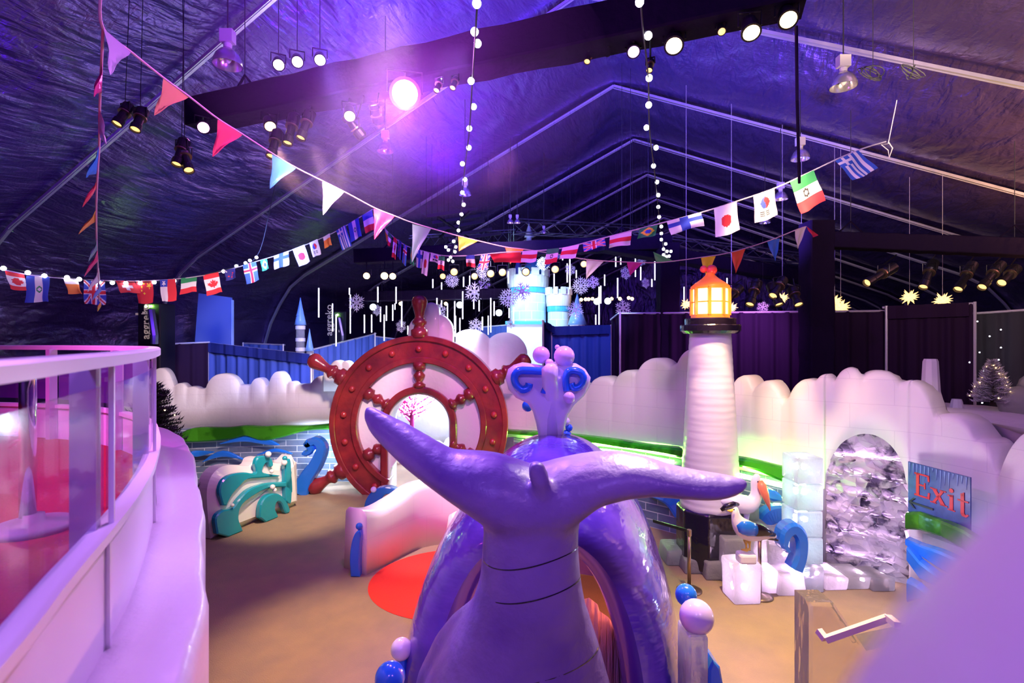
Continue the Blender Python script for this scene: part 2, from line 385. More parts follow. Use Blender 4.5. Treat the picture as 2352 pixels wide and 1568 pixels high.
# ============================================================ SNOW WALLS
def path_at(path, u):
    for i in range(len(path)-1):
        L = (path[i+1]-path[i]).length
        if u <= L or i == len(path)-2: 
            t = (path[i+1]-path[i])/L; return path[i]+t*u, t
        u -= L
def wall_top(px, base, bumps):
    """height (as seen) of a cloud edge: the highest of the rounded lobes"""
    y = lin(px, [b[0] for b in base], [b[1] for b in base])
    for c, top, hw, bot in bumps:
        t = abs(px-c)/hw
        if t < 1: y = min(y, bot-(bot-top)*(1-t**2.3)**(1/2.0))
    return y
def snow_wall(name, path, bottom, base, bumps, th, label, step=.035, niche=None, back=1, rnd=.12, m=None):
    P = catmull([Vector((x, y, 0)) for x, y in path], 8)
    tot = sum((P[i+1]-P[i]).length for i in range(len(P)-1))
    n = int(tot/step); mb = MB(); rings = []; inn = False; us = []
    for i in range(n+1): us.append(tot*i/n)
    for u in us:
        p, t = path_at(P, u); nr = Vector((-t.y, t.x, 0))*back     # nr points away from the viewer
        px = CX+p.x/p.y*F; y = wall_top(px, base, bumps); zt = CAMZ-(y-HZ)/F*p.y
        zb = bottom; zt = max(zt, zb+.1); depth = 0
        def ring(z0):
            r = rnd
            pr = [(th, zb), (.32 if niche else .3, zb), (.32 if niche else .3, z0), (0, z0), (0, z0+(zt-r-z0)*.5), (0, zt-r), (.03, zt-r*.45), (r*.5, zt-.02), (r*1.2, zt), (th-r, zt), (th, zt-r)]
            rr = [p+nr*d+Vector((0, 0, z)) for d, z in pr]
            k = len(mb.v)+len(rings)*len(pr)
            for q, (d, z) in enumerate(pr): uvs[k+q] = (u+d, z)
            rings.append(rr)
        uvs = mb.uv
        if niche:
            nc, nh, ntop, nsp = niche; t2 = abs(px-nc)/nh
            now = t2 < 1
            zsp = CAMZ-(nsp-HZ)/F*p.y
            if now:
                ztop = CAMZ-(ntop-HZ)/F*p.y
                za = zsp+(ztop-zsp)*math.sqrt(max(0, 1-t2*t2))
                if not inn: ring(zb)
                ring(za)
            else:
                if inn: ring(zsp)
                ring(zb)
            inn = now
        else: ring(zb)
    mb.rings(rings, cap=True)
    o = mb.build(name, m or M_snowblock, smooth=True)
    return tag(o, label, 'snow wall')
right_path = [(-1.35, 14.75), (-.2, 14.5), (1.2, 13.5), (2.6, 12.3), (4.1, 10.9), (5.0, 9.75), (5.75, 9.05), (6.4, 8.6), (6.78, 8.0), (6.95, 7.0), (7.1, 5.6), (7.3, 4.2)]
rw = snow_wall('snow_wall', right_path, 0, [(1100, 905), (1300, 915), (1380, 890), (1480, 868), (1560, 860), (1700, 890), (1795, 920), (1840, 893), (2050, 880), (2150, 960), (2230, 1020), (2262, 1100), (2300, 1100), (2700, 1100)],
    [(1180, 905, 50, 990), (1260, 900, 45, 980), (1325, 880, 40, 960), (1381, 864, 40, 930), (1440, 850, 42, 930), (1502, 822, 50, 900), (1552, 834, 30, 900), (1590, 800, 45, 880), (1703, 862, 36, 960), (1757, 874, 44, 970), (1852, 871, 50, 960), (1893, 860, 32, 920), (1952, 845, 42, 910), (2020, 852, 50, 900), (2085, 875, 62, 990), (2170, 950, 70, 1040), (2235, 1005, 55, 1140), (2370, 985, 98, 1250)],
    .62, 'long white snow wall with rounded cloud top and arched niche behind the lighthouse', niche=(1987, 95, 996, 1120), rnd=.13)
left_path = [(-11.0, 14.0), (-8.8, 14.6), (-7.2, 14.9), (-5.4, 15.0), (-4.2, 14.9), (-3.5, 14.85)]
lw = snow_wall('snow_wall', left_path, 1.58, [(200, 880), (400, 893), (460, 893), (700, 882), (900, 878)],
    [(368, 845, 34, 930), (413, 880, 19, 905), (440, 888, 22, 905), (512, 858, 42, 905), (560, 884, 20, 900), (592, 868, 20, 900), (638, 853, 24, 905), (668, 876, 16, 900), (745, 862, 46, 930), (700, 884, 22, 900)],
    .45, 'long low white snow block wall with scalloped top left of the wheel', rnd=.06)
# clear ice brick wall below it, with blue swirls
mb = MB(); rings = []; P = catmull([Vector((x, y-.03, 0)) for x, y in left_path], 8); u = 0
for i, p in enumerate(P):
    if i: u += (P[i]-P[i-1]).length
    k = len(rings)*4
    for q, (dy, z) in enumerate(((0, 0), (0, 1.58), (.4, 1.58), (.4, 0))): mb.uv[k+q] = (u, z)
    rings.append([p+Vector((0, dy, z)) for dy, z in ((0, 0), (0, 1.58), (.4, 1.58), (.4, 0))])
mb.rings(rings)
t_ib = thing('ice_brick_wall', (-5, 14.9, 0), 'clear ice brick wall with blue wave streaks under the left snow wall', 'ice wall')
mb.build('brick_course', M_brick, t_ib)
def ribbon(parent, name, pts, m, d, th=.08, wid=None, label=None, dfun=None, bev=.02):
    """flat ice inlay standing proud of a wall: polygon from a pixel centre line with half widths, at depth d"""
    up = []; dn = []
    P = catmull([Vector((x, y, w_)) for x, y, w_ in pts], 5)
    for i, p in enumerate(P):
        t = P[min(i+1, len(P)-1)]-P[max(i-1, 0)]; nn = Vector((-t.y, t.x)); nn = nn.normalized() if nn.length else Vector((0, 1))
        up.append((p.x+nn.x*p.z, p.y+nn.y*p.z)); dn.append((p.x-nn.x*p.z, p.y-nn.y*p.z))
    mb = MB(); rings = []
    for (ax, ay), (bx, by) in zip(up, dn):
        da = dfun((ax+bx)/2) if dfun else d
        A = at(ax, ay, da); B = at(bx, by, da); yb = Vector((0, th, 0)); e = (B-A)*min(.25, bev*2/max((B-A).length, .01))
        rings.append([A+yb, A+yb*.25, A+e, B-e, B+yb*.25, B+yb])
    mb.rings(rings)
    o = mb.build(name, m, parent, smooth=False)
    if label: tag(o, label)
    return o
ld = lambda px: lin(px, [330, 455, 595, 740, 820], [13.75, 14.3, 14.6, 14.72, 14.6])
for pts in ([(400, 1010, 3), (440, 1000, 16), (520, 996, 14), (560, 990, 12), (600, 996, 16), (640, 992, 14), (700, 984, 6), (760, 980, 7), (790, 982, 9)],):
    ribbon(t_ib, 'grass_strip', pts, M_green, 0, .2, label='dark green wavy ice grass strip', dfun=lambda px: ld(px)-.06)
for pts in ([(505, 1019, 1), (560, 1008, 6), (610, 1014, 7), (640, 1022, 1)], [(425, 1040, 1), (450, 1042, 7), (490, 1038, 1)], [(465, 1060, 1), (510, 1042, 7), (560, 1056, 1)], [(590, 1045, 1), (630, 1034, 4), (670, 1042, 1)], [(575, 1070, 1), (600, 1062, 4), (640, 1068, 1)]):
    ribbon(t_ib, 'wave_streak', pts, M_blue, 0, .06, dfun=ld)
# big blue curl beside the wheel
cw = ribbon(None, 'ice_curl', [(693, 1041, 5), (700, 1043, 6), (712, 1034, 8), (703, 1020, 9), (705, 1022, 9), (722, 1014, 10), (735, 1032, 12), (722, 1068, 14), (700, 1100, 17), (684, 1134, 22)], M_blue, 13.6, .3)
cw = ribbon(None, 'ice_curl', [(704, 1046, 4), (694, 1036, 6), (700, 1019, 8), (720, 1013, 9), (737, 1028, 10), (738, 1050, 11), (722, 1076, 13), (702, 1100, 16), (686, 1134, 22)], M_blue, 13.6, .3) if False else cw
tag(cw, 'tall blue ice wave curl standing against the clear brick wall', 'ice sculpture')

# right wall: clear brick course, green grass strip with its led line, blue swirls
RP = catmull([Vector((x, y, 0)) for x, y in right_path], 10)
def rdepth(px, off=0):
    r = (px-CX)/F; best = None
    for i in range(len(RP)-1):
        a, b = RP[i], RP[i+1]; fa = a.x-r*a.y; fb_ = b.x-r*b.y
        if fa*fb_ <= 0: 
            t = fa/(fa-fb_) if fa != fb_ else 0; return a.y+(b.y-a.y)*t-off
    return RP[0].y-off if r < 0 else 6.0-off
t_rg = thing('ice_brick_course', (4, 10.5, 0), 'clear ice bricks with blue swirls along the foot of the right snow wall', 'ice wall')
mb = MB(); rings = []
zg = lambda px: CAMZ-(lin(px, [1170, 1430, 1560, 1700, 1890, 1900], [1002, 1030, 1052, 1078, 1120, 1122])-HZ)/F*rdepth(px)
for i, px in enumerate(range(1180, 1890, 8)):
    d0 = rdepth(px, .05); z = zg(px); d1 = rdepth(px, .55); A = at(px, HZ, d0); B = at(px, HZ, d1)
    prof_ = [(A, z), (B.lerp(A, .3), z-.06), (B.lerp(A, .2), z*.55), (B, z*.5), (B, 0), (A, 0)]
    k = len(rings)*6
    for q, (p, zz) in enumerate(prof_): mb.uv[k+q] = (i*.09, zz)
    rings.append([Vector((p.x, p.y, zz)) for p, zz in prof_])
mb.rings(rings); mb.build('brick_course', M_brick, t_rg)
ribbon(t_rg, 'grass_strip', [(1165, 993, 4), (1250, 1000, 6), (1330, 1008, 7), (1430, 1022, 9), (1500, 1032, 8), (1568, 1042, 11)], M_green, 0, .3, label='bright green ice grass strip left of the lighthouse', dfun=lambda px: rdepth(px, .42))
ribbon(t_rg, 'grass_strip', [(1692, 1062, 10), (1740, 1070, 11), (1800, 1090, 16), (1850, 1104, 17), (1862, 1106, 17)], M_green, 0, .3, label='bright green ice grass strip right of the lighthouse', dfun=lambda px: rdepth(px, .42))
for pts in ([(1500, 1140, 4), (1540, 1150, 14), (1568, 1175, 22)], [(1500, 1105, 3), (1540, 1100, 6), (1568, 1108, 8)], [(1745, 1215, 10), (1770, 1190, 20), (1800, 1180, 18), (1842, 1172, 2)], [(1745, 1130, 4), (1780, 1140, 12), (1800, 1148, 3)]):
    ribbon(t_rg, 'blue_swirl', pts, M_blue, 0, .2, dfun=lambda px: rdepth(px, .75))
# led line lying on top of the brick course behind the grass
M_ledg = mat('green_led', (.5, 1, .3), .4, emit=(.35, 1, .12), es=420)
M_ledw = mat('pink_led', (1, .8, 1), .4, emit=(1, .55, 1), es=60)
def led(px0, px1, off, dy, parent, m, es=None):
    pts = [at(px, HZ, rdepth(px, .33)) for px in range(px0, px1, 12)]
    pts = [Vector((p.x, p.y, zg(CX+p.x/p.y*F)+.0)) for p in pts]
    return MB().tube(pts, .009, 6).build('led_strip', m, parent)
led(1200, 1560, .17, .03, t_rg, M_ledg); led(1700, 1880, .17, .03, t_rg, M_ledg)
# ice pillar of stacked clear blocks left of the niche
t_p = thing('ice_pillar', at(1860, 1330, 8.6)*1, 'pillar of stacked clear ice blocks left of the arched niche', 'ice pillar')
zc = 0
for i in range(5):
    x0 = 4.56+random.uniform(-.02, .02); h = .43
    MB().box((x0, 8.35, zc), (x0+.42, 8.85, zc+h-.012)).build('ice_block', M_clear, t_p, bevel=.025); zc += h
# jagged ice fill in the niche
t_n = thing('jagged_ice_fill', (5.9, 9.2, 0), 'rough broken clear ice stacked in courses inside the arched niche', 'ice wall')
random.seed(8)
def jag(px0, px1, z0, z1, off, nx, nz, amp, m, name):
    mb = MB(); g = []
    for j in range(nz+1):
        row = []
        for i in range(nx+1):
            px = px0+(px1-px0)*i/nx; d = rdepth(px, off); p = at(px, HZ, d)
            e = random.uniform(-amp, amp)
            row.append(Vector((p.x+random.uniform(-.04, .04)*(0 < i < nx), p.y-e, z0+(z1-z0)*j/nz+random.uniform(-.035, .035)*(0 < j < nz))))
        g.append(row)
    bk = [[v+Vector((.06, .10, 0)) for v in r] for r in g]
    n = nx+1; vs = [v for r in g for v in r]+[v for r in bk for v in r]; o = n*(nz+1); fs = []
    for j in range(nz):
        for i in range(nx):
            a, b, c, d_ = j*n+i, j*n+i+1, (j+1)*n+i+1, (j+1)*n+i
            fs += ([(a, b, c), (a, c, d_)] if random.random() < .5 else [(a, b, d_), (b, c, d_)])
            fs.append((o+a, o+d_, o+c, o+b))
    for i in range(nx): fs.append((i, o+i, o+i+1, i+1)); k = nz*n; fs.append((k+i, k+i+1, o+k+i+1, o+k+i))
    for j in range(nz): fs.append((j*n, (j+1)*n, o+(j+1)*n, o+j*n)); k = nx; fs.append((j*n+k, o+j*n+k, o+(j+1)*n+k, (j+1)*n+k))
    mb.add(vs, fs); return mb.build(name, m, t_n)
ycuts = [1345, 1292, 1236, 1178, 1142, 1098, 1052, 988]
zs = [0]+[CAMZ-(y-HZ)/F*8.9 for y in (1290, 1235, 1188, 1145, 1100, 1055)]+[2.5]
for i in range(7):
    jag(1892, 2084, zs[i]+.004, zs[i+1]-.004, -.12 if i < 6 else -.2, 15, 5 if i < 6 else 9, .12 if i < 6 else .07, M_jag, 'ice_course')
    if i < 6: 
        pts = [at(px, HZ, rdepth(px, -.26)) for px in range(1900, 2078, 16)]
        MB().tube([Vector((p.x, p.y, zs[i+1])) for p in pts], .012, 6).build('led_strip', mat('niche_led_%d' % i, (1, .9, 1), .4, emit=(1, .62, 1), es=(70, 110, 110, 70, 40, 20)[i]), t_n)
mb = MB(); rings = []
for px in range(1880, 2100, 20):
    p = at(px, HZ, rdepth(px, -.31)); rings.append([Vector((p.x, p.y, z)) for z in (0, 2.55)])
mb.rings(rings, cap=False, closed=False); mb.build('back_panel', M_snow, t_n)

# Exit sign on the wall right of the niche
tl, trr, h = at(2087, 1059, 8.35), at(2230, 1096, 7.42), .86
sx = (trr-tl); sw = sx.length; sx.normalize(); org = tl-Vector((0, 0, h))
sn = sx.cross(Vector((0, 0, 1))).normalized()
if sn.y > 0: sn = -sn
t_s = thing('exit_sign', org+sx*sw/2, 'blue icicle printed sign reading Exit in red with a black arrow', 'sign')
MB().prism([(0, 0), (sw, 0), (sw, h), (0, h)], org, sx, (0, 0, 1), .02).build('board', mat('sign_blue', (.02, .04, .2), .4, noise=((.035, .07, .28), 6, .1)), t_s)
def slet(polys, ox, oy, sc, name, m, off=.016, th=.008):
    mb = MB()
    for pg in polys: mb.prism([(ox+x*sc*1.0, oy+y*sc) for x, y in pg], org+sn*off, sx, (0, 0, 1), th)
    return mb.build(name, m, t_s)
Mr = mat('sign_red', (.5, .01, .03), .5); Mk = mat('sign_black', (.01, .01, .02), .5); Mi = mat('sign_icicle', (.16, .24, .52), .5)
def R(x0, y0, x1, y1): return [(x0, y0), (x1, y0), (x1, y1), (x0, y1)]
E = [R(.06, 0, .2, 1), R(-.02, 0, .62, .07), R(-.02, .93, .62, 1), R(.2, .47, .45, .54), [(.55, 0), (.66, 0), (.68, .27), (.6, .27)], [(.55, 1), (.64, 1), (.66, .74), (.58, .74)], R(.42, .38, .48, .64)]
X = [[(.02, .0), (.14, 0), (.56, .62), (.44, .62)], [(.44, 0), (.62, 0), (.2, .62), (.02, .62)], R(-.04, 0, .22, .05), R(.38, 0, .68, .05), R(-.04, .58, .25, .63), R(.36, .58, .62, .63)]
Ii = [R(.06, 0, .2, .62), R(-.02, 0, .28, .05), [(-.02, .57), (.2, .57), (.2, .65), (-.02, .62)], [(.13+.09*math.cos(a*pi/5), .82+.09*math.sin(a*pi/5)) for a in range(10)]]
T = [R(.08, .08, .22, .9), R(-.04, .58, .38, .64), [(.08, .1), (.14, 0), (.3, -.01), (.4, .1), (.34, .13), (.27, .08), (.22, .14)], [(.08, .8), (.22, .8), (.22, .95), (.17, .95)]]
for pl, ox, oy, nm in ((E, .12, .36, 'letter_E'), (X, .385, .33, 'letter_x'), (Ii, .64, .30, 'letter_i'), (T, .79, .275, 'letter_t')):
    slet(pl, ox, oy, .36, nm, Mr)
slet([[(.02, .2), (.1, .28), (.14, .28), (.07, .215), (.42, .215), (.42, .185), (.07, .185), (.14, .12), (.1, .12)]], 0, .03, 1.0, 'arrow', Mk, .026)
ic = []; random.seed(5)
for i in range(15):
    x = .03+i*(sw-.08)/14; l = random.uniform(.06, .3); ic.append([(x-.012, h-.01), (x+.012, h-.01), (x+.004, h-l*.6), (x, h-l), (x-.006, h-l*.5)])
mb = MB()
for pg in ic: mb.prism(pg, org+sn*.014, sx, (0, 0, 1), .004)
mb.build('icicle_print', Mi, t_s)
# green and blue ice bands right of the niche
def band(name, rows, m, label, cat='ice sculpture', th=.22):
    """rows: (px, ytop, ybot, depth)"""
    mb = MB(); rings = []
    for px, a, b, d in rows:
        A, B = at(px, a, d), at(px, b, d); bk = Vector((.16, .12, 0)); e = (B-A)*.12
        rings.append([A+bk, A+bk*.2, A+e, B-e, B+bk*.2, B+bk])
    mb.rings(rings); return tag(mb.build(name, m, smooth=False), label, cat)
band('ice_grass_band', [(2079, 1178, 1216, 8.25), (2110, 1176, 1218, 8.1), (2160, 1196, 1233, 7.7), (2210, 1218, 1262, 7.2), (2260, 1250, 1312, 6.6), (2320, 1295, 1380, 5.8)], M_green, 'dark green ice band sloping below the blue exit sign', 'ice sculpture')
band('ice_wave_band', [(2079, 1238, 1252, 8.15), (2110, 1252, 1276, 7.9), (2160, 1268, 1310, 7.4), (2230, 1300, 1345, 6.8), (2300, 1345, 1400, 6.2)], M_blue, 'upper blue ice wave band below the green band')
band('ice_wave_band', [(2082, 1256, 1290, 8.0), (2110, 1290, 1330, 7.7), (2150, 1322, 1350, 7.3), (2200, 1340, 1366, 6.9), (2250, 1352, 1372, 6.5)], M_blue, 'lower blue ice wave band curving out of the niche edge')
band('ice_wave_fin', [(2082, 1332, 1384, 7.9), (2105, 1345, 1378, 7.6), (2130, 1368, 1374, 7.4)], M_blue, 'small pale blue ice fin at floor level beside the niche')
mb = MB(); rings = []
for (x, y) in ((6.5, 8.3), (6.62, 7.7), (6.75, 6.8), (6.85, 5.6), (7.0, 4.4)):
    rings.append([Vector((x+.02, y, z)) for z in (0, .95)]+[Vector((x+.25, y, z)) for z in (.95, 0)])
mb.rings(rings); tag(mb.build('clear_ice_panel', M_clear), 'pale clear ice base panel behind the blue wave bands', 'ice wall')
lamp('POINT', (6.35, 7.0, .5), 30, (.55, .6, 1), .1)

# ============================================================ SHIP WHEEL ARCHWAY
WD, WX, WZ, WT = 13.7, (962-CX)/F*13.7, 1.82, .55
t_w = thing('ship_wheel_archway', (WX, WD, 0), 'giant red brown ship wheel of ice with an arched doorway through its hub', 'ice sculpture')
def arcpts(r0, r1, a0, a1, n, y0, y1, name, m, bev=.03, clipz=0, parent=t_w, rz=0):
    rings = []
    for i in range(n+1):
        a = math.radians(a0+(a1-a0)*i/n)
        R0 = r0(a) if callable(r0) else r0; R1 = r1(a) if callable(r1) else r1
        def pt(r, y):
            return Vector((WX+r*math.cos(a), y, max(clipz, WZ+r*math.sin(a))))
        rings.append([pt(R0, y1), pt(R0, y0+bev), pt(R0+bev, y0), pt(R1-bev, y0), pt(R1, y0+bev), pt(R1, y1)])
    return MB().rings(rings, cap=True).build(name, m, parent)
rim_ = arcpts(1.62, 2.34, -62, 242, 84, WD, WD+WT, 'rim', M_red)
arcpts(2.19, 2.34, -62, 242, 84, WD-.07, WD+.02, 'outer_band', M_red, .02)
arcpts(1.62, 1.78, -62, 242, 84, WD-.07, WD+.02, 'inner_band', M_red, .02)
hub = lambda a, r=.9: r if a > 0 else min(1.7, r/max(.05, abs(math.cos(a))))
arcpts(lambda a: hub(a), 1.68, -57, 237, 90, WD+.12, WD+.42, 'snow_panel', M_white, .01)
rings = []
arch = [(-1, z) for z in (0, .9, 1.4)]+[('a', i) for i in range(25)]+[(1, z) for z in (1.4, .9, 0)]
def archpt(q, r, y):
    if q[0] == 'a':
        a = pi-pi*q[1]/24; return Vector((WX+r*math.cos(a), y, WZ+r*math.sin(a)))
    return Vector((WX+q[0]*r, y, q[1]))
def archring(r0, r1, y0, y1, name, m, bev=.03):
    rings = [[archpt(q, r0, y1), archpt(q, r0, y0+bev), archpt(q, r0+bev, y0), archpt(q, r1-bev, y0), archpt(q, r1, y0+bev), archpt(q, r1, y1)] for q in arch]
    return MB().rings(rings).build(name, m, t_w)
archring(.82, 1.0, WD-.06, WD+.3, 'door_trim', M_red)
archring(.78, .93, WD+.06, WD+.9, 'door_lining', M_snow, .02)
for i in range(14):
    a = math.radians(-50+i*(280/13.0)) if False else math.radians(90+(i-6.5)*20.6+10.3)
    r = 1.985; c = Vector((WX+r*math.cos(a), WD-.03, WZ+r*math.sin(a)))
    if c.z > .1: MB().sphere(c, .085, 12, sc=(1, .8, 1)).build('stud', M_stud, rim_, smooth=True)
for a in (90, 31, 149, -31, 211):
    ar = math.radians(a); dr = Vector((math.cos(ar), 0, math.sin(ar))); c = Vector((WX, WD, WZ))
    MB().lathe([(.16, .97), (.17, 1.05), (.10, 1.1), (.08, 1.14), (.15, 1.24), (.16, 1.3), (.09, 1.38), (.08, 1.42), (.17, 1.46), (.17, 1.64)], c+Vector((0, .06, 0)), 14, dr).build('spoke', M_red, t_w, smooth=True)
    MB().lathe([(.21, 2.28), (.23, 2.3), (.23, 2.48), (.16, 2.52), (.14, 2.6), (.19, 2.64), (.20, 2.7), (.15, 2.76), (.12, 2.84), (.15, 2.98), (.2, 3.14), (.215, 3.24), (.18, 3.33), (.1, 3.39), (.01, 3.4)], c+Vector((0, .1, 0)), 18, dr).build('handle', M_red, t_w, smooth=True) if not (a == -31) else None
# white carved snow lumps behind the wheel
def cloud(name, lobes, d, zb, th, label, m=None, pmin=0):
    """rounded snow cut-out made from circular lobes: (px, py, r px)"""
    px0 = max(pmin, min(l[0]-l[2] for l in lobes)); px1 = max(l[0]+l[2] for l in lobes); n = 60; top = []
    for i in range(n+1):
        px = px0+(px1-px0)*i/n; best = None
        for cx, cy, r in lobes:
            q = r*r-(px-cx)**2
            if q >= 0: y = cy-math.sqrt(q); best = y if best is None else min(best, y)
        top.append((px, best if best is not None else max(l[1] for l in lobes)))
    rings = []
    for px, y in top:
        p = at(px, y, d); z = max(p.z, zb+.05)
        rings.append([Vector((p.x, d+th, zb)), Vector((p.x, d, zb)), Vector((p.x, d, z-.06)), Vector((p.x, d+.05, z)), Vector((p.x, d+th-.05, z)), Vector((p.x, d+th, z-.06))])
    return tag(MB().rings(rings).build(name, m or M_snow, smooth=True), label, 'snow block')
cloud('snow_block', [(1080, 812, 56), (1160, 815, 52), (1075, 900, 60), (1170, 900, 56)], 15.45, 0, .4, 'big white heart topped snow block just right of the wheel top', pmin=1046)
cloud('snow_block', [(990, 712, 18), (975, 760, 38), (1000, 760, 40), (975, 800, 30)], 14.3, 2.6, .35, 'white carved snow lump behind the top wheel handle')
cloud('snow_block', [(775, 845, 18), (795, 842, 14), (755, 850, 12)], 14.7, 2.6, .3, 'small frosted snow lump behind the upper left wheel handle')
# the bright lane seen through the doorway
random.seed(2)
mb = MB()
for i in range(9):
    mb.sphere((-5.0+i*.75, 18.9+.3*math.sin(i*2), .1), .5+.12*math.sin(i*1.7), 14, sc=(1, .8, .9))
tag(mb.build('snow_drift', M_snow, smooth=True), 'bright drift of snow seen through the wheel doorway', 'snow')
cloud('snow_block', [(880, 930, 46), (930, 905, 40), (985, 915, 46), (1040, 900, 44), (1090, 920, 40)], 20.2, 0, .5, 'bright snow block far behind the wheel doorway')
def led_tree(name, loc, h, r, mtrunk, mled, label, nb=26, nt=8, led_r=.035, ledname='blossom_lights'):
    t = thing(name, loc, label, 'lit tree'); b = Vector(loc); tr = MB(); lv = MB()
    tr.tube([b, b+Vector((.03, 0, h*.45)), b+Vector((0, 0, h*.95))], [.09, .06, .015], 8)
    for i in range(nb):
        a = random.uniform(0, 2*pi); z0 = h*random.uniform(.25, .75); L = r*random.uniform(.5, 1)*(1.25-z0/h)
        e = b+Vector((L*math.cos(a), L*math.sin(a), z0+L*random.uniform(.3, .9))); s0 = b+Vector((0, 0, z0))
        tr.tube([s0, s0.lerp(e, .5)+Vector((0, 0, -.03)), e], [.03, .018, .006], 5)
        for k in range(nt*2):
            q = s0.lerp(e, random.uniform(.35, 1.05))+Vector([random.uniform(-.17, .17) for _ in range(3)])
            lv.sphere(q, led_r*random.uniform(.6, 1.2), 5)
    tr.build('branches', mtrunk, t); tag(lv.build(ledname, mled, t), kind='stuff'); return t
led_tree('blossom_tree', at(945, 1000, 17.2)*1-Vector((0, 0, at(945, 1000, 17.2).z-.6)), 2.5, 1.5, mat('magenta_bark', (.4, .02, .2), .6), mat('pink_led_glow', (1, .3, .7), .5, emit=(1, .25, .62), es=2.2, sample=False), 'pink lit blossom tree seen through the wheel doorway', 40, 12)

# ============================================================ LIGHTHOUSE
LD, LX = 9.4, (1631-CX)/F*9.4
def lz(y): return CAMZ-(y-HZ)/F*LD
t_l = thing('lighthouse', (LX, LD, 0), 'white tapered ice lighthouse with black base and glowing orange lantern', 'lighthouse')
def W(px): return px/F*LD/2
MB().lathe([(W(150), .05), (W(150), lz(1165)), (W(140), lz(1160))], (LX, LD, 0), 8, a0=pi/8).build('base', M_black, t_l, bevel=.02)
prof = []; n = 26
for i in range(n+1):
    t = i/n; y = 1168+(762-1168)*t; wd = 134+(90-134)*t
    prof += [(W(wd), lz(y)), (W(wd)*.985, lz(y-6)), (W(wd-1), lz(y-9))] if 0 < i < n else [(W(wd), lz(y))]
M_tower = mat('tower_ice', (.84, .8, .82), .35, coat=.2, bump=((1, 1, 4.5), .22, 2), noise=((.74, .7, .72), 1.2, .3))
MB().lathe(prof, (LX, LD, 0), 36).build('tower', M_tower, t_l, smooth=True)
MB().lathe([(W(118), lz(766)), (W(132), lz(760)), (W(132), lz(748)), (W(130), lz(746))], (LX, LD, 0), 32).build('gallery', M_black, t_l)
MB().lathe([(W(112), lz(746)), (W(112), lz(733)), (W(108), lz(731))], (LX, LD, 0), 32).build('gallery_step', M_black, t_l)
M_lan = mat('lantern_orange', (.95, .22, .04), .3, emit=(1, .16, .02), es=.35)
M_pane = mat('lantern_glow', (1, .8, .4), .3, emit=(1, .6, .16), es=4.5, noise=((1, .9, .6), 5, .2))
rb = W(84)
MB().lathe([(rb, lz(731)), (rb, lz(722)), (rb*.94, lz(722))], (LX, LD, 0), 8, a0=pi/8).build('lantern_sill', M_lan, t_l)
MB().lathe([(rb*.9, lz(724)), (rb*.9, lz(664))], (LX, LD, 0), 8, a0=pi/8).build('lantern_core', M_pane, t_l)
mb = MB()
for k in range(8):
    a = pi/8+k*pi/4; mb.obox((LX+rb*.97*math.cos(a), LD+rb*.97*math.sin(a), lz(724)), (LX+rb*.97*math.cos(a), LD+rb*.97*math.sin(a), lz(662)), .05, .05)
    a2 = a+pi/4; z = lz(694); mb.obox((LX+rb*.94*math.cos(a), LD+rb*.94*math.sin(a), z), (LX+rb*.94*math.cos(a2), LD+rb*.94*math.sin(a2), z), .02, .02)
mb.build('lantern_frame', M_lan, t_l)
MB().lathe([(rb, lz(664)), (rb*1.02, lz(658)), (rb*.8, lz(650)), (rb*.45, lz(640)), (rb*.25, lz(632)), (rb*.2, lz(626))], (LX, LD, 0), 16).build('roof', M_lan, t_l, smooth=True)
M_fin = mat('finial_red', (.75, .07, .08), .25, coat=.5)
MB().sphere((LX+.03, LD, lz(620)), W(24), 16).build('finial_ball', M_fin, t_l, smooth=True)
MB().sphere((LX-.1, LD+.05, lz(617)), W(17), 14).build('finial_ball', M_fin, t_l, smooth=True)
lamp('POINT', (LX-.2, LD-.75, lz(700)), 25, (1, .5, .15), .1)
lamp('POINT', (LX+.6, LD-.3, lz(700)), 15, (1, .5, .15), .1)
lamp('SPOT', (2.2, 6.8, 8.0), 800, (1, .76, .5), .1, (LX, LD, 3.4), 14, 1)

# ice blocks round the lighthouse foot
t_b = thing('ice_block_plinth', (LX+.4, 9.0, 0), 'jumble of clear ice blocks stacked round the lighthouse foot', 'ice blocks')
random.seed(11)
def blk(x0, y0, x1, y1, z0, z1, m=M_clear):
    mb = MB(); j = lambda s_=.03: random.uniform(-s_, s_)
    mb.box((x0, y0, z0), (x1, y1, z1)); mb.v = [(a+j(), b+j(), c+(j(.02) if c > z0 else 0)) for a, b, c in mb.v]
    return mb.build('ice_block', m, t_b, bevel=.03)
for px, w_, d, h in ((1555, 45, 9.3, .28), (1600, 50, 9.0, .22), (1650, 55, 8.75, .3), (1705, 60, 8.45, .42), (1762, 60, 8.25, .38), (1820, 62, 8.2, .34), (1872, 50, 8.3, .4), (1922, 55, 8.4, .22), (1975, 55, 8.4, .2), (2030, 55, 8.35, .2)):
    x = (px-CX)/F*d; hw = w_/F*d/2; blk(x-hw, d, x+hw, d+.55, 0, h)
for px, py, w_, hh, d in ((1700, 1270, 70, 60, 8.65), (1745, 1262, 50, 46, 8.6), (1700, 1222, 56, 52, 8.9), (1748, 1225, 40, 40, 8.95), (1790, 1275, 60, 50, 8.6), (1720, 1180, 50, 50, 9.15), (1800, 1240, 60, 40, 8.9), (1668, 1230, 30, 90, 8.95)):
    p = at(px, py, d); hw = w_/F*d/2; z1 = p.z+hh/F*d/2; blk(p.x-hw, d, p.x+hw, d+.5, max(.02, p.z-hh/F*d/2-.25), z1)
MB().tube([(4.0, 8.95, .16), (4.6, 8.8, .14), (5.4, 8.75, .14)], .015, 6).build('led_strip', M_ledw, t_b)
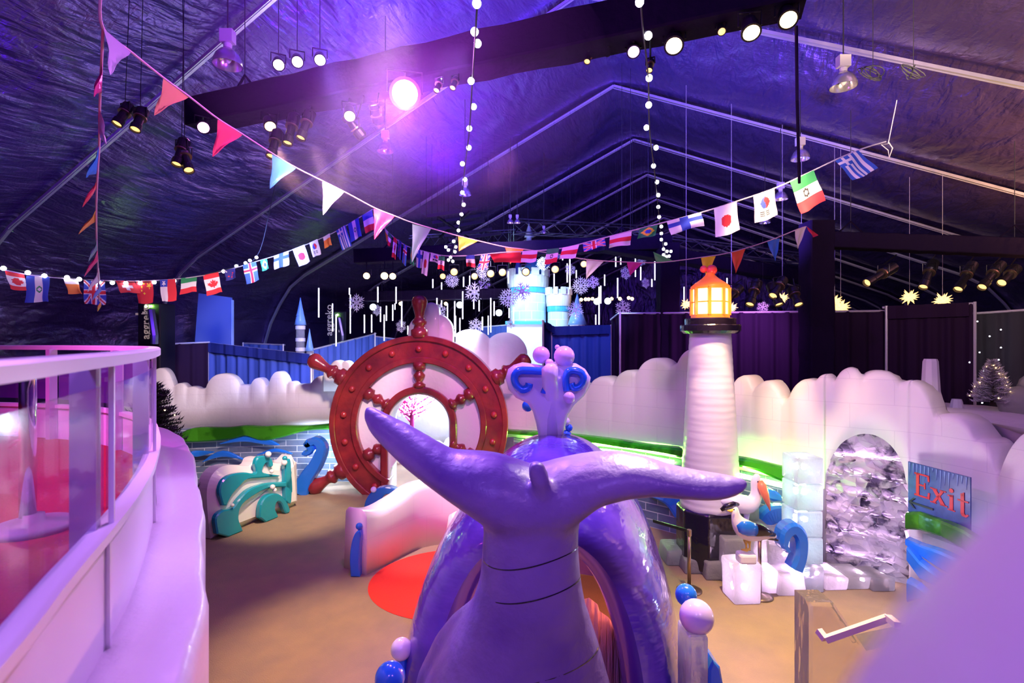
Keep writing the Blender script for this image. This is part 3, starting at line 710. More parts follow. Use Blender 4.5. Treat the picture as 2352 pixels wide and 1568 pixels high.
lamp('POINT', at(1712, 1300, 8.95), 60, (1, .55, 1), .08); lamp('POINT', at(1800, 1290, 9.0), 40, (.9, .6, 1), .08)
lamp('POINT', at(1830, 1180, 9.3), 45, (.45, .8, 1), .08); lamp('POINT', at(1985, 1150, 8.0), 28, (1, .75, 1), .15)
cu = ribbon(None, 'ice_curl', [(1815, 1268, 6), (1806, 1255, 9), (1812, 1228, 14), (1830, 1218, 15), (1846, 1240, 15), (1846, 1280, 14), (1835, 1312, 15)], M_blue, 8.12, .25)
tag(cu, 'small blue ice curl standing on the blocks below the pelican', 'ice sculpture')

# ============================================================ BIRDS
def body_loft(rows, n=14):
    """rows: (centre Vector, half across, half up)"""
    rings = []
    for i, (c, a, b) in enumerate(rows):
        t = (rows[min(i+1, len(rows)-1)][0]-rows[max(i-1, 0)][0]).normalized()
        u = t.cross(Vector((0, 1, 0)))
        u = u.normalized() if u.length > .05 else Vector((0, 0, 1)); v = t.cross(u).normalized()
        rings.append([c+u*b*math.cos(2*pi*j/n)+v*a*math.sin(2*pi*j/n) for j in range(n)])
    return MB().rings(rings)
def prow(pts, d): return [(at(x, y, d+(dd if len(r) else 0)), a/F*d, b/F*d) for (x, y, a, b, *r) in pts for dd in [r[0] if r else 0]]
D = 8.9
t_pe = thing('pelican', at(1712, 1200, D), 'white ice pelican with long orange bill standing right of the lighthouse', 'ice bird')
body_loft(prow([(1654, 1152, 2, 3), (1668, 1150, 14, 13), (1690, 1154, 22, 21), (1712, 1160, 24, 24), (1730, 1156, 18, 20), (1738, 1138, 12, 14), (1735, 1120, 9, 10), (1735, 1106, 10, 12), (1738, 1095, 9, 10), (1740, 1087, 4, 4)], D)).build('body', M_white, t_pe, smooth=True, subsurf=1)
body_loft(prow([(1746, 1104, 5, 6, -.06), (1750, 1116, 9, 10, -.1), (1757, 1135, 8, 9, -.12), (1764, 1155, 5, 5, -.12), (1769, 1172, 1.2, 1.2, -.12)], D)).build('bill', M_orange, t_pe, smooth=True)
body_loft(prow([(1656, 1171, 3, 4, -.12), (1668, 1163, 6, 7, -.14), (1685, 1157, 6, 6, -.14), (1702, 1158, 2, 3, -.12)], D)).build('wing_edge', M_black, t_pe, smooth=True)
MB().sphere(at(1741, 1106, D-.075), .014, 8).build('eye', M_black, t_pe)
body_loft(prow([(1715, 1178, 5, 7), (1714, 1200, 4, 5), (1712, 1216, 7, 9)], D)).build('leg', M_white, t_pe, smooth=True)
D = 8.0
t_sg = thing('seagull', at(1712, 1285, D), 'ice seagull with blue and black wing standing left of the front post', 'ice bird')
body_loft(prow([(1692, 1163, 2, 2), (1688, 1172, 9, 10), (1690, 1184, 9, 10), (1694, 1196, 14, 16), (1704, 1212, 20, 24), (1724, 1222, 20, 24), (1745, 1224, 14, 18), (1765, 1226, 8, 11), (1785, 1233, 4, 5)], D)).build('body', M_cream, t_sg, smooth=True, subsurf=1)
body_loft(prow([(1684, 1172, 4, 4), (1676, 1173, 3, 3), (1670, 1172, .6, .6)], D)).build('beak', M_yellow, t_sg, smooth=True)
body_loft(prow([(1694, 1214, 2, 8, -.1), (1704, 1212, 6, 15, -.12), (1720, 1214, 7, 17, -.13), (1740, 1218, 6, 13, -.12)], D)).build('wing', M_blue, t_sg, smooth=True)
body_loft(prow([(1726, 1216, 3, 15, -.12), (1745, 1218, 6, 14, -.13), (1762, 1222, 5, 10, -.1), (1780, 1228, 3, 4, -.06)], D)).build('wing_tip', M_black, t_sg, smooth=True)
body_loft(prow([(1750, 1226, 5, 8), (1768, 1234, 5, 6), (1787, 1241, 2, 2)], D)).build('tail', M_black, t_sg, smooth=True)
MB().sphere(at(1686, 1170, D-.07), .011, 8).build('eye', M_black, t_sg)
for dx in (0, 8):
    body_loft(prow([(1712+dx, 1240, 5, 5), (1714+dx, 1252, 2, 2), (1714+dx, 1264, 2, 2)], D)).build('leg', M_yellow, t_sg, smooth=True)
body_loft(prow([(1703, 1262, 2, 1.5), (1714, 1263, 6, 3), (1722, 1260, 3, 2)], D-.03)).build('foot', M_yellow, t_sg, smooth=True)

pq = at(1714, 1268, 8.0)
for dz, hw, nm in ((0, .13, 'perch'),):
    mb = MB(); mb.box((pq.x-hw, 7.9, pq.z-.16), (pq.x+hw, 8.12, pq.z+.0)); mb.build(nm, M_white, t_sg, bevel=.04)
blk(pq.x-.22, 7.95, pq.x+.2, 8.35, 0, pq.z-.16); lamp('POINT', (pq.x, 8.15, .2), 4, (1, .62, 1), .05); lamp('POINT', (pq.x, 8.15, .5), 3, (1, .7, 1), .05)
for px in (1922, 1975, 2030): lamp('POINT', at(px, 1322, 8.65), 2.5, (1, .7, 1), .05)
for px, py, d in ((1700, 1290, 8.8), (1762, 1320, 8.45), (1820, 1320, 8.4), (1870, 1310, 8.5), (1712, 1230, 9.1), (1745, 1265, 8.8), (1800, 1270, 8.8)):
    lamp('POINT', at(px, py, d), 6, (1, .62, 1), .05)
for z in (.25, .7, 1.1, 1.55, 1.95): lamp('POINT', (4.77, 8.6, z), 3, (.6, .85, 1), .05)
# ============================================================ WHALE
t_wh = thing('whale', (.4, 6, 0), 'huge violet ice whale seen from behind with raised tail and white water spout', 'ice sculpture')
def arch_sec(cx, y, hw, h, e=2.3, n=32, zb=0):
    r = []
    for i in range(n+1):
        a = pi*i/n; c, s_ = math.cos(a), math.sin(a)
        r.append(Vector((cx+hw*math.copysign(abs(c)**(2/e), c), y, zb+h*abs(s_)**(2/e))))
    return r
cxf = lambda y: .25+(y-4.8)*.137
secs = [arch_sec(cxf(y), y, w_, h, e) for y, w_, h, e in ((9.0, .25, .5, 2), (8.9, .7, 1.3, 2.1), (8.6, 1.05, 2.0, 2.2), (8.2, 1.25, 2.45, 2.2), (7.7, 1.38, 2.68, 2.2), (7.2, 1.46, 2.74, 2.2), (6.6, 1.5, 2.72, 2.25), (6.0, 1.5, 2.66, 2.3), (5.5, 1.48, 2.58, 2.3), (5.1, 1.42, 2.5, 2.3), (4.85, 1.32, 2.42, 2.3), (4.72, 1.18, 2.34, 2.3), (4.68, 1.0, 2.26, 2.4))]
M_body = M_purple
mb = MB().rings(secs, cap=False, closed=False)
mb.build('body', M_body, t_wh, smooth=True, subsurf=1)
sec2 = [arch_sec(cxf(y), y, w_, h, e) for y, w_, h, e in ((4.68, 1.0, 2.26, 2.4), (4.74, .86, 2.16, 2.4), (4.95, .80, 2.1, 2.4))]
MB().rings(sec2, cap=False, closed=False).build('door_surround', mat('deep_violet_ice', (.05, .02, .3), .2, coat=.4), t_wh, smooth=True)
sec3 = [arch_sec(cxf(y), y, w_, h, e) for y, w_, h, e in ((4.95, .80, 2.1, 2.4), (6.4, .85, 2.0, 2.4), (8.3, .8, 1.8, 2.4))]
MB().rings(sec3, cap=False, closed=False).build('tunnel', mat('tunnel_ice', (.42, .22, .2), .2, bump=((3, 3, 3), .5, 4), coat=.4), t_wh, smooth=True)  # red carpet reflection put into the tunnel wall colour
random.seed(4)
sl = []
for i in range(14):
    t = i/13; x = .42+.5*math.sin(t*1.8); y = 5.0+t*.9; z = 1.5-1.3*t
    sl.append([Vector((x+random.uniform(-.03, .03), y, 0)), Vector((x+.35+random.uniform(-.03, .03), y+.1, 0)), Vector((x+.34+random.uniform(-.03, .03), y+.1, z)), Vector((x+random.uniform(-.04, .04), y, z+random.uniform(-.04, .04)))])
MB().rings(sl).build('slide_wall', mat('rough_slide_ice', (.55, .42, .6), .25, bump=((12, 12, 2), .8, 4)), t_wh)
lamp('POINT', (.35, 5.7, 1.5), 200, (1, .42, .25), .12)  # added orange lamp standing in for carpet bounce in the tunnel
# tail: stalk and fluke fused into one carved form
D = 3.5
fl = [(836, 930, 958, 3.72, .03), (842, 928, 975, 3.71, .06), (856, 934, 998, 3.7, .09), (880, 947, 1022, 3.68, .12), (930, 972, 1068, 3.65, .17), (980, 1003, 1105, 3.6, .21), (1035, 1036, 1142, 3.55, .25), (1090, 1038, 1180, 3.52, .28), (1140, 1042, 1215, 3.5, .3), (1190, 1058, 1225, 3.5, .3), (1225, 1072, 1225, 3.5, .29), (1250, 1066, 1225, 3.5, .29), (1290, 1054, 1218, 3.5, .28), (1330, 1047, 1185, 3.48, .28), (1370, 1042, 1152, 3.45, .27), (1430, 1039, 1137, 3.42, .25), (1490, 1052, 1131, 3.38, .22), (1560, 1074, 1138, 3.34, .19), (1620, 1086, 1143, 3.3, .16), (1665, 1090, 1141, 3.28, .12), (1700, 1094, 1130, 3.26, .08), (1720, 1100, 1112, 3.25, .03)]
rings = []
for px, a, b, d, dh in fl:
    c = at(px, (a+b)/2, d); hz = (b-a)/2/F*d; n = 20
    rings.append([c+Vector((0, dh*math.cos(2*pi*j/n), hz*math.sin(2*pi*j/n)+.35*dh*math.cos(2*pi*j/n)*.3)) for j in range(n)])
tb = MB().rings(rings)
st = [(1130, 1105, 1345, .26, 3.5), (1165, 1112, 1335, .25, 3.5), (1210, 1110, 1330, .25, 3.5), (1254, 1108, 1328, .27, 3.52), (1326, 1102, 1334, .3, 3.55), (1380, 1084, 1344, .34, 3.6), (1417, 1060, 1356, .38, 3.66), (1470, 1026, 1374, .43, 3.72), (1520, 1000, 1388, .5, 3.78), (1568, 975, 1402, .56, 3.84), (1700, 935, 1440, .7, 3.98), (1900, 890, 1490, .8, 4.05), (2030, 880, 1520, .85, 4.1)]
rings = []
for y, a, b, dh, d in st:
    A, B = at(a, y, d), at(b, y, d); c = (A+B)/2; hx = (B-A).length/2; n = 28
    c.z = max(.02, c.z)
    rings.append([c+Vector((hx*math.cos(2*pi*j/n), dh*math.sin(2*pi*j/n), 0)) for j in range(n)])
tb.rings(rings)
# ridge at the notch between the flukes
tb.tube([at(1226, 1062, 3.3), at(1232, 1075, 3.24), at(1240, 1100, 3.24), at(1252, 1140, 3.26), at(1262, 1180, 3.3)], [.04, .07, .065, .05, .03], 10)
# side folds flowing into the body
tb.tube([at(1095, 1385, 3.7), at(1062, 1430, 3.85), at(1040, 1480, 3.95), at(1015, 1560, 4.1), at(1000, 1700, 4.3)], [.05, .1, .15, .2, .25], 12)
0 and tb.tube([at(1340, 1370, 3.8), at(1352, 1430, 4.0), at(1370, 1500, 4.2), at(1380, 1600, 4.3), at(1390, 1700, 4.4)], [.04, .1, .16, .2, .24], 12)
tl_ = tb.build('tail', M_tail, t_wh)
m_ = tl_.modifiers.new('fuse', 'REMESH'); m_.mode = 'VOXEL'; m_.voxel_size = .028; m_.use_smooth_shade = True
m_ = tl_.modifiers.new('soft', 'SMOOTH'); m_.iterations = 9; m_.factor = .6
tag(tl_, 'lilac frosted tail with two spreading flukes')
for y0, h in ((1262, 2.0), (1330, 2.0), (1480, 2.0)):
    a_ = lin(y0, [q[0] for q in st], [q[1] for q in st]); b_ = lin(y0, [q[0] for q in st], [q[2] for q in st]); dh_ = lin(y0, [q[0] for q in st], [q[3] for q in st]); d_ = lin(y0, [q[0] for q in st], [q[4] for q in st])
    A, B = at(a_, y0, d_), at(b_, y0, d_); c = (A+B)/2; hx = (B-A).length/2*.985
    MB().tube([c+Vector((hx*math.cos(q), dh_*.985*math.sin(q), .035*math.cos(q)-.02*math.sin(2*q))) for q in [pi*(1.08+.84*k/30) for k in range(31)]], .0055, 5).build('seam', M_black, tl_)
# spout
SD = 7.3; sc_ = SD/F
def sp(x, y): return ((x-1262)*sc_, -(y-1002)*sc_)
so = at(1262, 1002, SD)
t_sp = t_wh
plate = [(1238, 1006), (1232, 975), (1224, 945), (1212, 925), (1185, 912), (1168, 893), (1161, 868), (1167, 848), (1180, 838), (1200, 832), (1228, 836), (1262, 842), (1296, 836), (1322, 834), (1342, 846), (1355, 866), (1352, 888), (1340, 908), (1318, 928), (1304, 950), (1296, 980), (1290, 1008)]
MB().prism([sp(*p) for p in plate], so, (1, 0, 0), (0, 0, 1), .26, bev=.06).build('spout_plate', M_white, t_wh, smooth=True)
MB().prism([(-.13, -.05), (-.11, .5), (-.45, .8), (-.5, 1.0), (-.13, 1.03), (.3, 1.03), (.5, .95), (.42, .75), (.11, .5), (.13, -.05)], so+Vector((.03, -.02, 0)), (.15, 1, 0), (0, 0, 1), .2, bev=.05).build('spout_plate', M_white, t_wh, smooth=True)
def curl(pts, d, r, name='spout_curl', m=M_blue):
    P = catmull([at(x, y, d) for x, y in pts], 5)
    return MB().tube(P, r, 10, flat=1.2).build(name, m, t_wh, smooth=True)
curl([(1216, 880), (1212, 891), (1198, 894), (1185, 882), (1182, 865), (1192, 852), (1215, 851), (1236, 852), (1250, 853), (1257, 862), (1258, 880), (1253, 895), (1245, 893)], SD-.2, .055)
curl([(1312, 880), (1317, 890), (1330, 888), (1340, 874), (1337, 859), (1322, 851), (1306, 853), (1300, 866), (1300, 884), (1302, 897)], SD-.2, .05)
for x, y, r, dd in ((1243, 815, 20, 0), (1296, 818, 24, -.05), (1280, 797, 6, .15), (1262, 834, 10, -.1), (1307, 913, 13, -.3), (1276, 838, 8, .1)):
    MB().sphere(at(x, y, SD+dd), r*sc_, 18).build('water_drop', mat('pink_ice', (.88, .7, .86), .3, coat=.3), t_wh, smooth=True)
for x, y, r, m in ((1307, 982, 9, M_blue), (1298, 968, 12, M_white), (1212, 932, 14, M_blue), (1300, 1000, 14, M_blue)):
    MB().sphere(at(x, y, SD+.35), r*sc_, 14).build('water_drop', m, t_wh, smooth=True)
# fin on the left flank
body_loft([(at(1056, 1178, 6.6), .03, .05), (at(1052, 1190, 6.5), .1, .12), (at(1048, 1215, 6.4), .1, .12), (at(1052, 1240, 6.4), .05, .06)]).build('flipper', M_cream, t_wh, smooth=True)
# wave ornament right of the whale
t_v = thing('wave_ornament', at(1590, 1568, 4.6), 'clear ice post with blue and lilac balls right of the whale', 'ice sculpture')
p = at(1600, 1416, 4.55); MB().sphere(p, .145, 24).build('ball', mat('lilac_ball', (.72, .6, .88), .25, coat=.5), t_v, smooth=True)
p2 = at(1576, 1366, 4.9); MB().sphere(p2, .10, 20).build('ball', M_blue, t_v, smooth=True)
MB().box((p.x-.12, 4.42, 0), (p.x+.06, 4.72, p.z-.1)).build('post', M_clear, t_v, bevel=.03)
MB().tube([p2, (p2.x, p2.y, 0)], .03, 8).build('ball_stem', M_clear, t_v)
MB().prism([(0, 0), (.14, 0), (.13, 1.05), (.1, 1.22), (.04, 1.28), (.0, 1.2)], (p.x+.07, 4.6, 0), (1, 0, 0), (0, 0, 1), .3, bev=.02).build('fin', M_blue, t_v)
MB().prism([(0, 0), (.06, 0), (.02, 1.4), (-.02, 1.42)], (p.x+.08, 4.8, 0), (1, 0, 0), (0, 0, 1), .12, bev=.01).build('fin', M_blue, t_v)
t_v = thing('wave_ornament', at(895, 1568, 4.4), 'blue and white ice balls on a post left of the whale', 'ice sculpture')
p = at(896, 1556, 4.3); MB().sphere(p, .125, 20).build('ball', M_blue, t_v, smooth=True)
p2 = at(922, 1490, 4.9); MB().sphere(p2, .1, 20).build('ball', M_white, t_v, smooth=True)
MB().tube([p, (p.x, p.y, 0)], .05, 8).build('post', M_blue, t_v); MB().tube([p2, (p2.x, p2.y, 0)], .05, 8).build('post', M_blue, t_v)

# ============================================================ FLOOR WAVE SCULPTURES
# left: white mound with teal waves, running from near left to far right
g0, g1 = Vector((-6.2, 10.35, 0)), Vector((-5.35, 12.7, 0)); gx = (g1-g0).normalized(); gn = gx.cross(Vector((0, 0, 1))); gn = gn if gn.y < 0 else -gn
def wp(px, py, off=0):
    """pixel to (u, z) in the plane of the left sculpture"""
    o_ = g0+gn*off; r = Vector(((px-CX)/F, 1, 0)); den = r.x*gx.y-r.y*gx.x
    lam = (o_.x*gx.y-o_.y*gx.x)/den; q = r*lam; return ((q-o_).dot(gx), CAMZ-(py-HZ)/F*lam)
t_lw = thing('wave_sculpture', (g0+g1)/2, 'white mound with teal curling ice waves on the carpet left of the wheel', 'ice sculpture')
def wprism(pts, off, th, name, m, bev=.03):
    q = [wp(x, y, off) for x, y in pts]; q = [(u, max(.0, z)) for u, z in q]
    o_ = g0+gn*off
    return MB().prism(q, o_, gx, (0, 0, 1), th, bev=bev).build(name, m, t_lw, smooth=False)
cat2 = lambda pts, k=4: [(p.x, p.y) for p in catmull([Vector((x, y, 0)) for x, y in pts], k)]
wprism(cat2([(474, 1262), (464, 1160), (466, 1110), (485, 1078), (515, 1066), (560, 1068), (572, 1052), (592, 1048), (612, 1060), (640, 1062), (662, 1050), (664, 1180), (600, 1215), (520, 1250)]), -.15, .6, 'mound', M_cream, .16)
wprism(cat2([(508, 1160), (500, 1130), (506, 1105), (525, 1090), (555, 1084), (583, 1086), (582, 1065), (588, 1050), (603, 1046), (620, 1052), (624, 1068), (616, 1072), (610, 1062), (602, 1070), (602, 1085), (640, 1092), (600, 1096), (565, 1100), (548, 1115), (530, 1135), (517, 1160)]), .18, .12, 'wave', M_teal, .025)
wprism(cat2([(494, 1225), (490, 1190), (505, 1172), (530, 1165), (545, 1145), (570, 1122), (610, 1108), (655, 1104), (664, 1080), (667, 1130), (650, 1118), (615, 1120), (590, 1130), (552, 1158), (544, 1190), (553, 1222), (520, 1238)]), .2, .14, 'wave', M_teal, .025)
wprism(cat2([(592, 1188), (594, 1158), (608, 1138), (630, 1132), (650, 1145), (662, 1170), (652, 1178), (642, 1156), (632, 1152), (628, 1168), (634, 1188), (606, 1203)]), .24, .14, 'wave', M_teal, .025)
wprism(cat2([(650, 1062), (656, 1055), (664, 1062), (665, 1150), (652, 1150)]), .2, .14, 'wave', M_teal, .02)
for x, y, r, m in ((616, 1043, 7, M_cream), (624, 1082, 5, M_cream), (654, 1052, 6, M_teal), (653, 1062, 7, M_cream), (626, 1118, 6, M_cream), (631, 1125, 5, M_cream), (534, 1160, 4, M_cream)):
    u, z = wp(x, y, .3); MB().sphere(g0+gn*.3+gx*u+Vector((0, 0, z)), r/F*11.5, 12).build('droplet', m, t_lw, smooth=True)
# middle: curved white wall round a red carpet disc
t_mw = thing('curved_ice_wall', (-2.2, 9.6, 0), 'curved white ice wall with blue wave ends behind the red carpet disc', 'ice sculpture')
cp = catmull([Vector(q) for q in ((-2.5, 8.95, 1.1), (-2.29, 9.3, 1.0), (-2.0, 9.8, 1.08), (-1.78, 10.1, 1.2), (-1.42, 10.3, 1.2), (-1.0, 10.3, 1.02), (-.6, 10.2, .8))], 8)
rings = []; k_ = 0; uvd = {}
mbw = MB(); L = 0
for i, p in enumerate(cp):
    t = cp[min(i+1, len(cp)-1)]-cp[max(i-1, 0)]; t.z = 0; t.normalize(); nr = Vector((-t.y, t.x, 0)); b = Vector((p.x, p.y, 0)); z = p.z
    if i: L += (cp[i]-cp[i-1]).length
    pr = [(0, 0), (0, z*.5), (0, z-.12), (.05, z-.03), (.15, z), (.42, z), (.5, z-.08), (.55, 0)]
    for q, (d, zz) in enumerate(pr): mbw.uv[len(rings)*8+q] = (L+d, zz)
    rings.append([b+nr*d+Vector((0, 0, zz)) for d, zz in pr])
mbw.rings(rings).build('wall', brick_mat('pink_snow_blocks', (.84, .77, .78), (.82, .75, .77), (.76, .68, .72), .62, .6, .4, bs=.12, msize=.004), t_mw, smooth=True)
def fprism(pts, d, th, name, m, parent, bev=.02):
    q = [((x-CX)/F*d, CAMZ-(y-HZ)/F*d) for x, y in pts]; q = [(a, max(0, z)) for a, z in q]
    return MB().prism(q, (0, d, 0), (1, 0, 0), (0, 0, 1), th, bev=bev).build(name, m, parent)
fprism(cat2([(808, 1320), (806, 1280), (810, 1245), (818, 1222), (828, 1215), (832, 1230), (829, 1270), (829, 1325)]), 8.95, .16, 'wave_end', M_blue, t_mw)
fprism(cat2([(838, 1176), (842, 1148), (858, 1125), (882, 1116), (905, 1118), (924, 1130), (936, 1148), (920, 1150), (905, 1134), (890, 1132), (880, 1142), (878, 1165), (880, 1174), (860, 1176)]), 10.5, .2, 'wave', M_teal if False else mat('sea_ice', (.02, .2, .5), .2, coat=.5), t_mw)
for x, y, r, d, m in ((825, 1208, 8, 8.95, M_blue), (858, 1124, 7, 10.4, M_white), (950, 1117, 9, 10.45, M_cream), (969, 1114, 6, 10.5, M_teal)):
    MB().sphere(at(x, y, d), r/F*d, 12).build('droplet', m, t_mw, smooth=True)
MB().tube([at(858, 1124, 10.45), at(862, 1150, 10.5)], .03, 8).build('droplet_stem', M_white, t_mw)
rd = MB(); rd.add([(-.95+1.42*math.cos(2*pi*i/64), 8.75+1.3*math.sin(2*pi*i/64), .006) for i in range(64)]+[(-.95+1.42*math.cos(2*pi*i/64), 8.75+1.3*math.sin(2*pi*i/64), 0) for i in range(64)], [tuple(range(64))]+[(i, 64+i, 64+(i+1) % 64, (i+1) % 64) for i in range(64)])
tag(rd.build('round_carpet', mat('red_carpet', (.75, .035, .025), .9, bump=((60, 60, 60), .3, 3))), 'round red carpet disc on the tan floor beside the whale', 'carpet')

# ============================================================ STANCHIONS
def stanchion(x, y, label):
    t = thing('stanchion', (x, y, 0), label, 'barrier post', 'brass barrier posts')
    MB().lathe([(.2, 0), (.2, .015), (.14, .035), (.05, .05), (.03, .06)], (x, y, 0), 28).build('base', mat('brass_base', (.2, .15, .12), .35, metal=.8), t, smooth=True)
    MB().lathe([(.028, .05), (.028, .9)], (x, y, 0), 16).build('pole', M_brass, t, smooth=True)
    MB().lathe([(.036, .88), (.036, .97), (.03, .98)], (x, y, 0), 16).build('belt_head', M_brass, t)
    return t
s1 = (4.87*.84, 8.19); s1 = ((1745-CX)/F*8.2, 8.2); s2 = ((1597-CX)/F*8.33*.97, 8.33)
stanchion(s1[0], s1[1], 'brass barrier post in front of the seagull'); stanchion((1583-CX)/F*8.4, 8.4, 'brass barrier post left of the black lighthouse base')
a = Vector(((1583-CX)/F*8.4, 8.4, .95)); b = at(1500, 1196, 9.3)
tag(MB().obox(a, b, .01, .05).build('barrier_belt', M_dark), 'black belt running from the left barrier post behind the whale', 'barrier belt')

# clear ice end wall with handrail at lower right
t_e = thing('clear_ice_stair_wall', (3.2, 4.9, 0), 'clear ice end wall with white handrail at the lower right', 'ice wall')
x0 = (1862-CX)/F*4.7
MB().prism([(0, 0), (0, 1.64), (.22, 1.64), (.52, 1.2), (.75, 1.25), (1.3, 1.36), (1.3, 0)], (x0, 4.85, 0), (1, 0, 0), (0, 0, 1), .3, bev=.03).build('end_wall', mat('amber_clear_ice', (.95, .88, .9), .06, trans=.9, ior=1.31, bump=((2, 2, .6), .5, 4), noise=((.8, .7, .7), 1.5, .2), glow=.08), t_e)
hr = MB(); h0, h1, h2, h3 = at(1880, 1447, 4.62), at(1896, 1468, 4.55), at(2040, 1418, 4.4), at(2062, 1436, 4.2)
hr.obox(h0, h1, .05, .05).obox(h1, h2, .05, .05).obox(h2, h3, .05, .05); hr.build('handrail', mat('handrail_pink', (.75, .55, .62), .4), t_e)
# foreground snow bank beside the lens
random.seed(1)
mb = MB(); rings = []; c0 = Vector((.2695, .003, 0)); n = 48
for z, r in [(0, .27), (2, .26), (3.5, .255)]+[(3.803+.25*math.sin(q), .25*math.cos(q)) for q in (0, .25, .5, .75, 1.0, 1.2, 1.4, 1.52)]:
    rings.append([c0+Vector((r*(1+.025*math.sin(3*j*2*pi/n+z*3))*math.cos(2*pi*j/n), r*math.sin(2*pi*j/n), z)) for j in range(n)])
mb.rings(rings); tag(mb.build('snow_bank', mat('bank_snow', (.66, .63, .7), .6, bump=((30, 30, 30), .2, 3, .01)), smooth=True, subsurf=1), 'blurred lilac snow post close to the lens at lower right', 'snow')  # dimmer light on the bank put into a darker snow colour

# ============================================================ GLASS BARRIER AND LEDGE (left)
LC = [(-.75, -1.2), (-.95, .3), (-1.1, .8), (-1.336, 1.363), (-1.51, 1.716), (-1.777, 2.29), (-2.01, 2.757), (-2.41, 3.46), (-3.1, 4.52), (-3.9, 5.5), (-5.1, 6.35), (-6.6, 6.8), (-8.6, 6.95)]
C = catmull([Vector((x, y, 0)) for x, y in LC], 10)
def offs(P, d):
    out = []
    for i, p in enumerate(P):
        t = P[min(i+1, len(P)-1)]-P[max(i-1, 0)]; t.normalize(); out.append(p+Vector((t.y, -t.x, 0))*d)
    return out
def strip(P, prof, name, m, parent, smooth=False):
    """sweep a closed profile (offset to the right, z) along P"""
    rings = []
    for i, p in enumerate(P):
        t = P[min(i+1, len(P)-1)]-P[max(i-1, 0)]; t.normalize(); nr = Vector((t.y, -t.x, 0))
        rings.append([p+nr*a+Vector((0, 0, z)) for a, z in prof])
    return MB().rings(rings).build(name, m, parent, smooth=smooth)
t_g = thing('glass_barrier', (-2.4, 3.46, 2.6), 'curved white railing with tinted glass panes round the red carpeted platform', 'railing')
def sq(a, b, c, d): return [(a, c), (b, c), (b, d), (a, d)]
strip(C, [(-.045, 3.895), (.045, 3.895), (.045, 3.94), (.035, 3.952), (-.035, 3.952), (-.045, 3.94)], 'top_rail', M_paint, t_g)
strip(C, sq(-.045, .045, 3.165, 3.205), 'lower_rail', M_paint, t_g)
strip(C, sq(-.01, .012, 2.5, 3.17), 'kick_panel', mat('panel_white', (.78, .72, .84), .3), t_g)
# posts and panes
cum = [0]
for i in range(1, len(C)): cum.append(cum[-1]+(C[i]-C[i-1]).length)
def cpt(u):
    for i in range(1, len(C)):
        if cum[i] >= u or i == len(C)-1:
            t = (u-cum[i-1])/(cum[i]-cum[i-1]); return C[i-1].lerp(C[i], t), (C[i]-C[i-1]).normalized()
u0 = next(cum[i] for i, p in enumerate(C) if p.y > 2.18)
M_glass = mat('tinted_glass', (.22, .05, .5), .02, alpha=.28, spec=.8)
M_glass.node_tree.nodes['Principled BSDF'].inputs['Coat Weight'].default_value = 1
us = [u0-3.3, u0-1.65, u0, u0+1.72, u0+3.3, u0+4.6, u0+6.1, u0+7.6]
for u in us:
    if u < 0 or u > cum[-1]: continue
    p, t = cpt(u); nr = Vector((t.y, -t.x, 0))
    MB().obox(p-nr*.06+Vector((0, 0, 2.6)), p-nr*.06+Vector((0, 0, 3.9)), .07, .09, up=nr).build('post', mat('post_lilac', (.62, .5, .72), .35, metal=.2), t_g)
    MB().obox(p+nr*.018+t*.06+Vector((0, 0, 3.2)), p+nr*.018+t*.06+Vector((0, 0, 3.89)), .02, .02, up=nr).build('glass_clip', M_paint, t_g)
    MB().obox(p+nr*.018+Vector((0, 0, 2.6)), p+nr*.018+Vector((0, 0, 3.16)), .025, .02, up=nr).build('panel_seam', M_alu, t_g)
for i in range(len(us)-1):
    a, b = max(0, us[i]+.05), min(cum[-1], us[i+1]-.03)
    if b <= a: continue
    rings = []
    for k in range(13):
        p, t = cpt(a+(b-a)*k/12); nr = Vector((t.y, -t.x, 0))
        rings.append([p+nr*d+Vector((0, 0, z)) for d, z in ((0, 3.27), (.01, 3.27), (.01, 3.81), (0, 3.81))])
    MB().rings(rings).build('glass_pane', M_glass, t_g, smooth=False)
# platform floor with red carpet
pf = [Vector((p.x, p.y, 0))for p in offs(C, -.03)]
ring = pf+[Vector((-12, 6.95, 0)), Vector((-12, -2, 0))]
mb = MB(); n = len(ring); mb.add([v+Vector((0, 0, 2.78)) for v in ring]+[v for v in ring], [tuple(range(n)), tuple(range(n, 2*n))[::-1]]+[(i, n+i, n+(i+1) % n, (i+1) % n) for i in range(n)])
tag(mb.build('carpet_platform', mat('crimson_carpet', (.36, .008, .03), .85, bump=((40, 40, 40), .3, 3))), 'raised platform with crimson carpet inside the glass railing', 'platform')
# thick white ledge outside the barrier
LO = [(-.35, -1.2), (-.72, .3), (-.98, 1.1), (-1.22, 1.99), (-1.62, 2.75), (-1.97, 3.35), (-2.52, 4.26), (-3.72, 6.1), (-4.7, 7.4), (-5.8, 8.3), (-7.4, 8.9), (-9, 9)]
LI = [(-.75, -1.2), (-.94, .3), (-1.12, .82), (-1.35, 1.36), (-1.53, 1.72), (-1.8, 2.3), (-2.02, 2.76), (-2.42, 3.48), (-3.1, 4.55), (-4.0, 5.62), (-5.2, 6.5), (-8.6, 7.05)]
def resamp(P, n):
    P = catmull([Vector((x, y, 0)) for x, y in P], 8); c = [0]
    for i in range(1, len(P)): c.append(c[-1]+(P[i]-P[i-1]).length)
    out = []; j = 1
    for i in range(n+1):
        u = c[-1]*i/n
        while j < len(P)-1 and c[j] < u: j += 1
        out.append(P[j-1].lerp(P[j], (u-c[j-1])/(c[j]-c[j-1])))
    return out
O_, I_ = resamp(LO, 90), resamp(LI, 90); rings = []
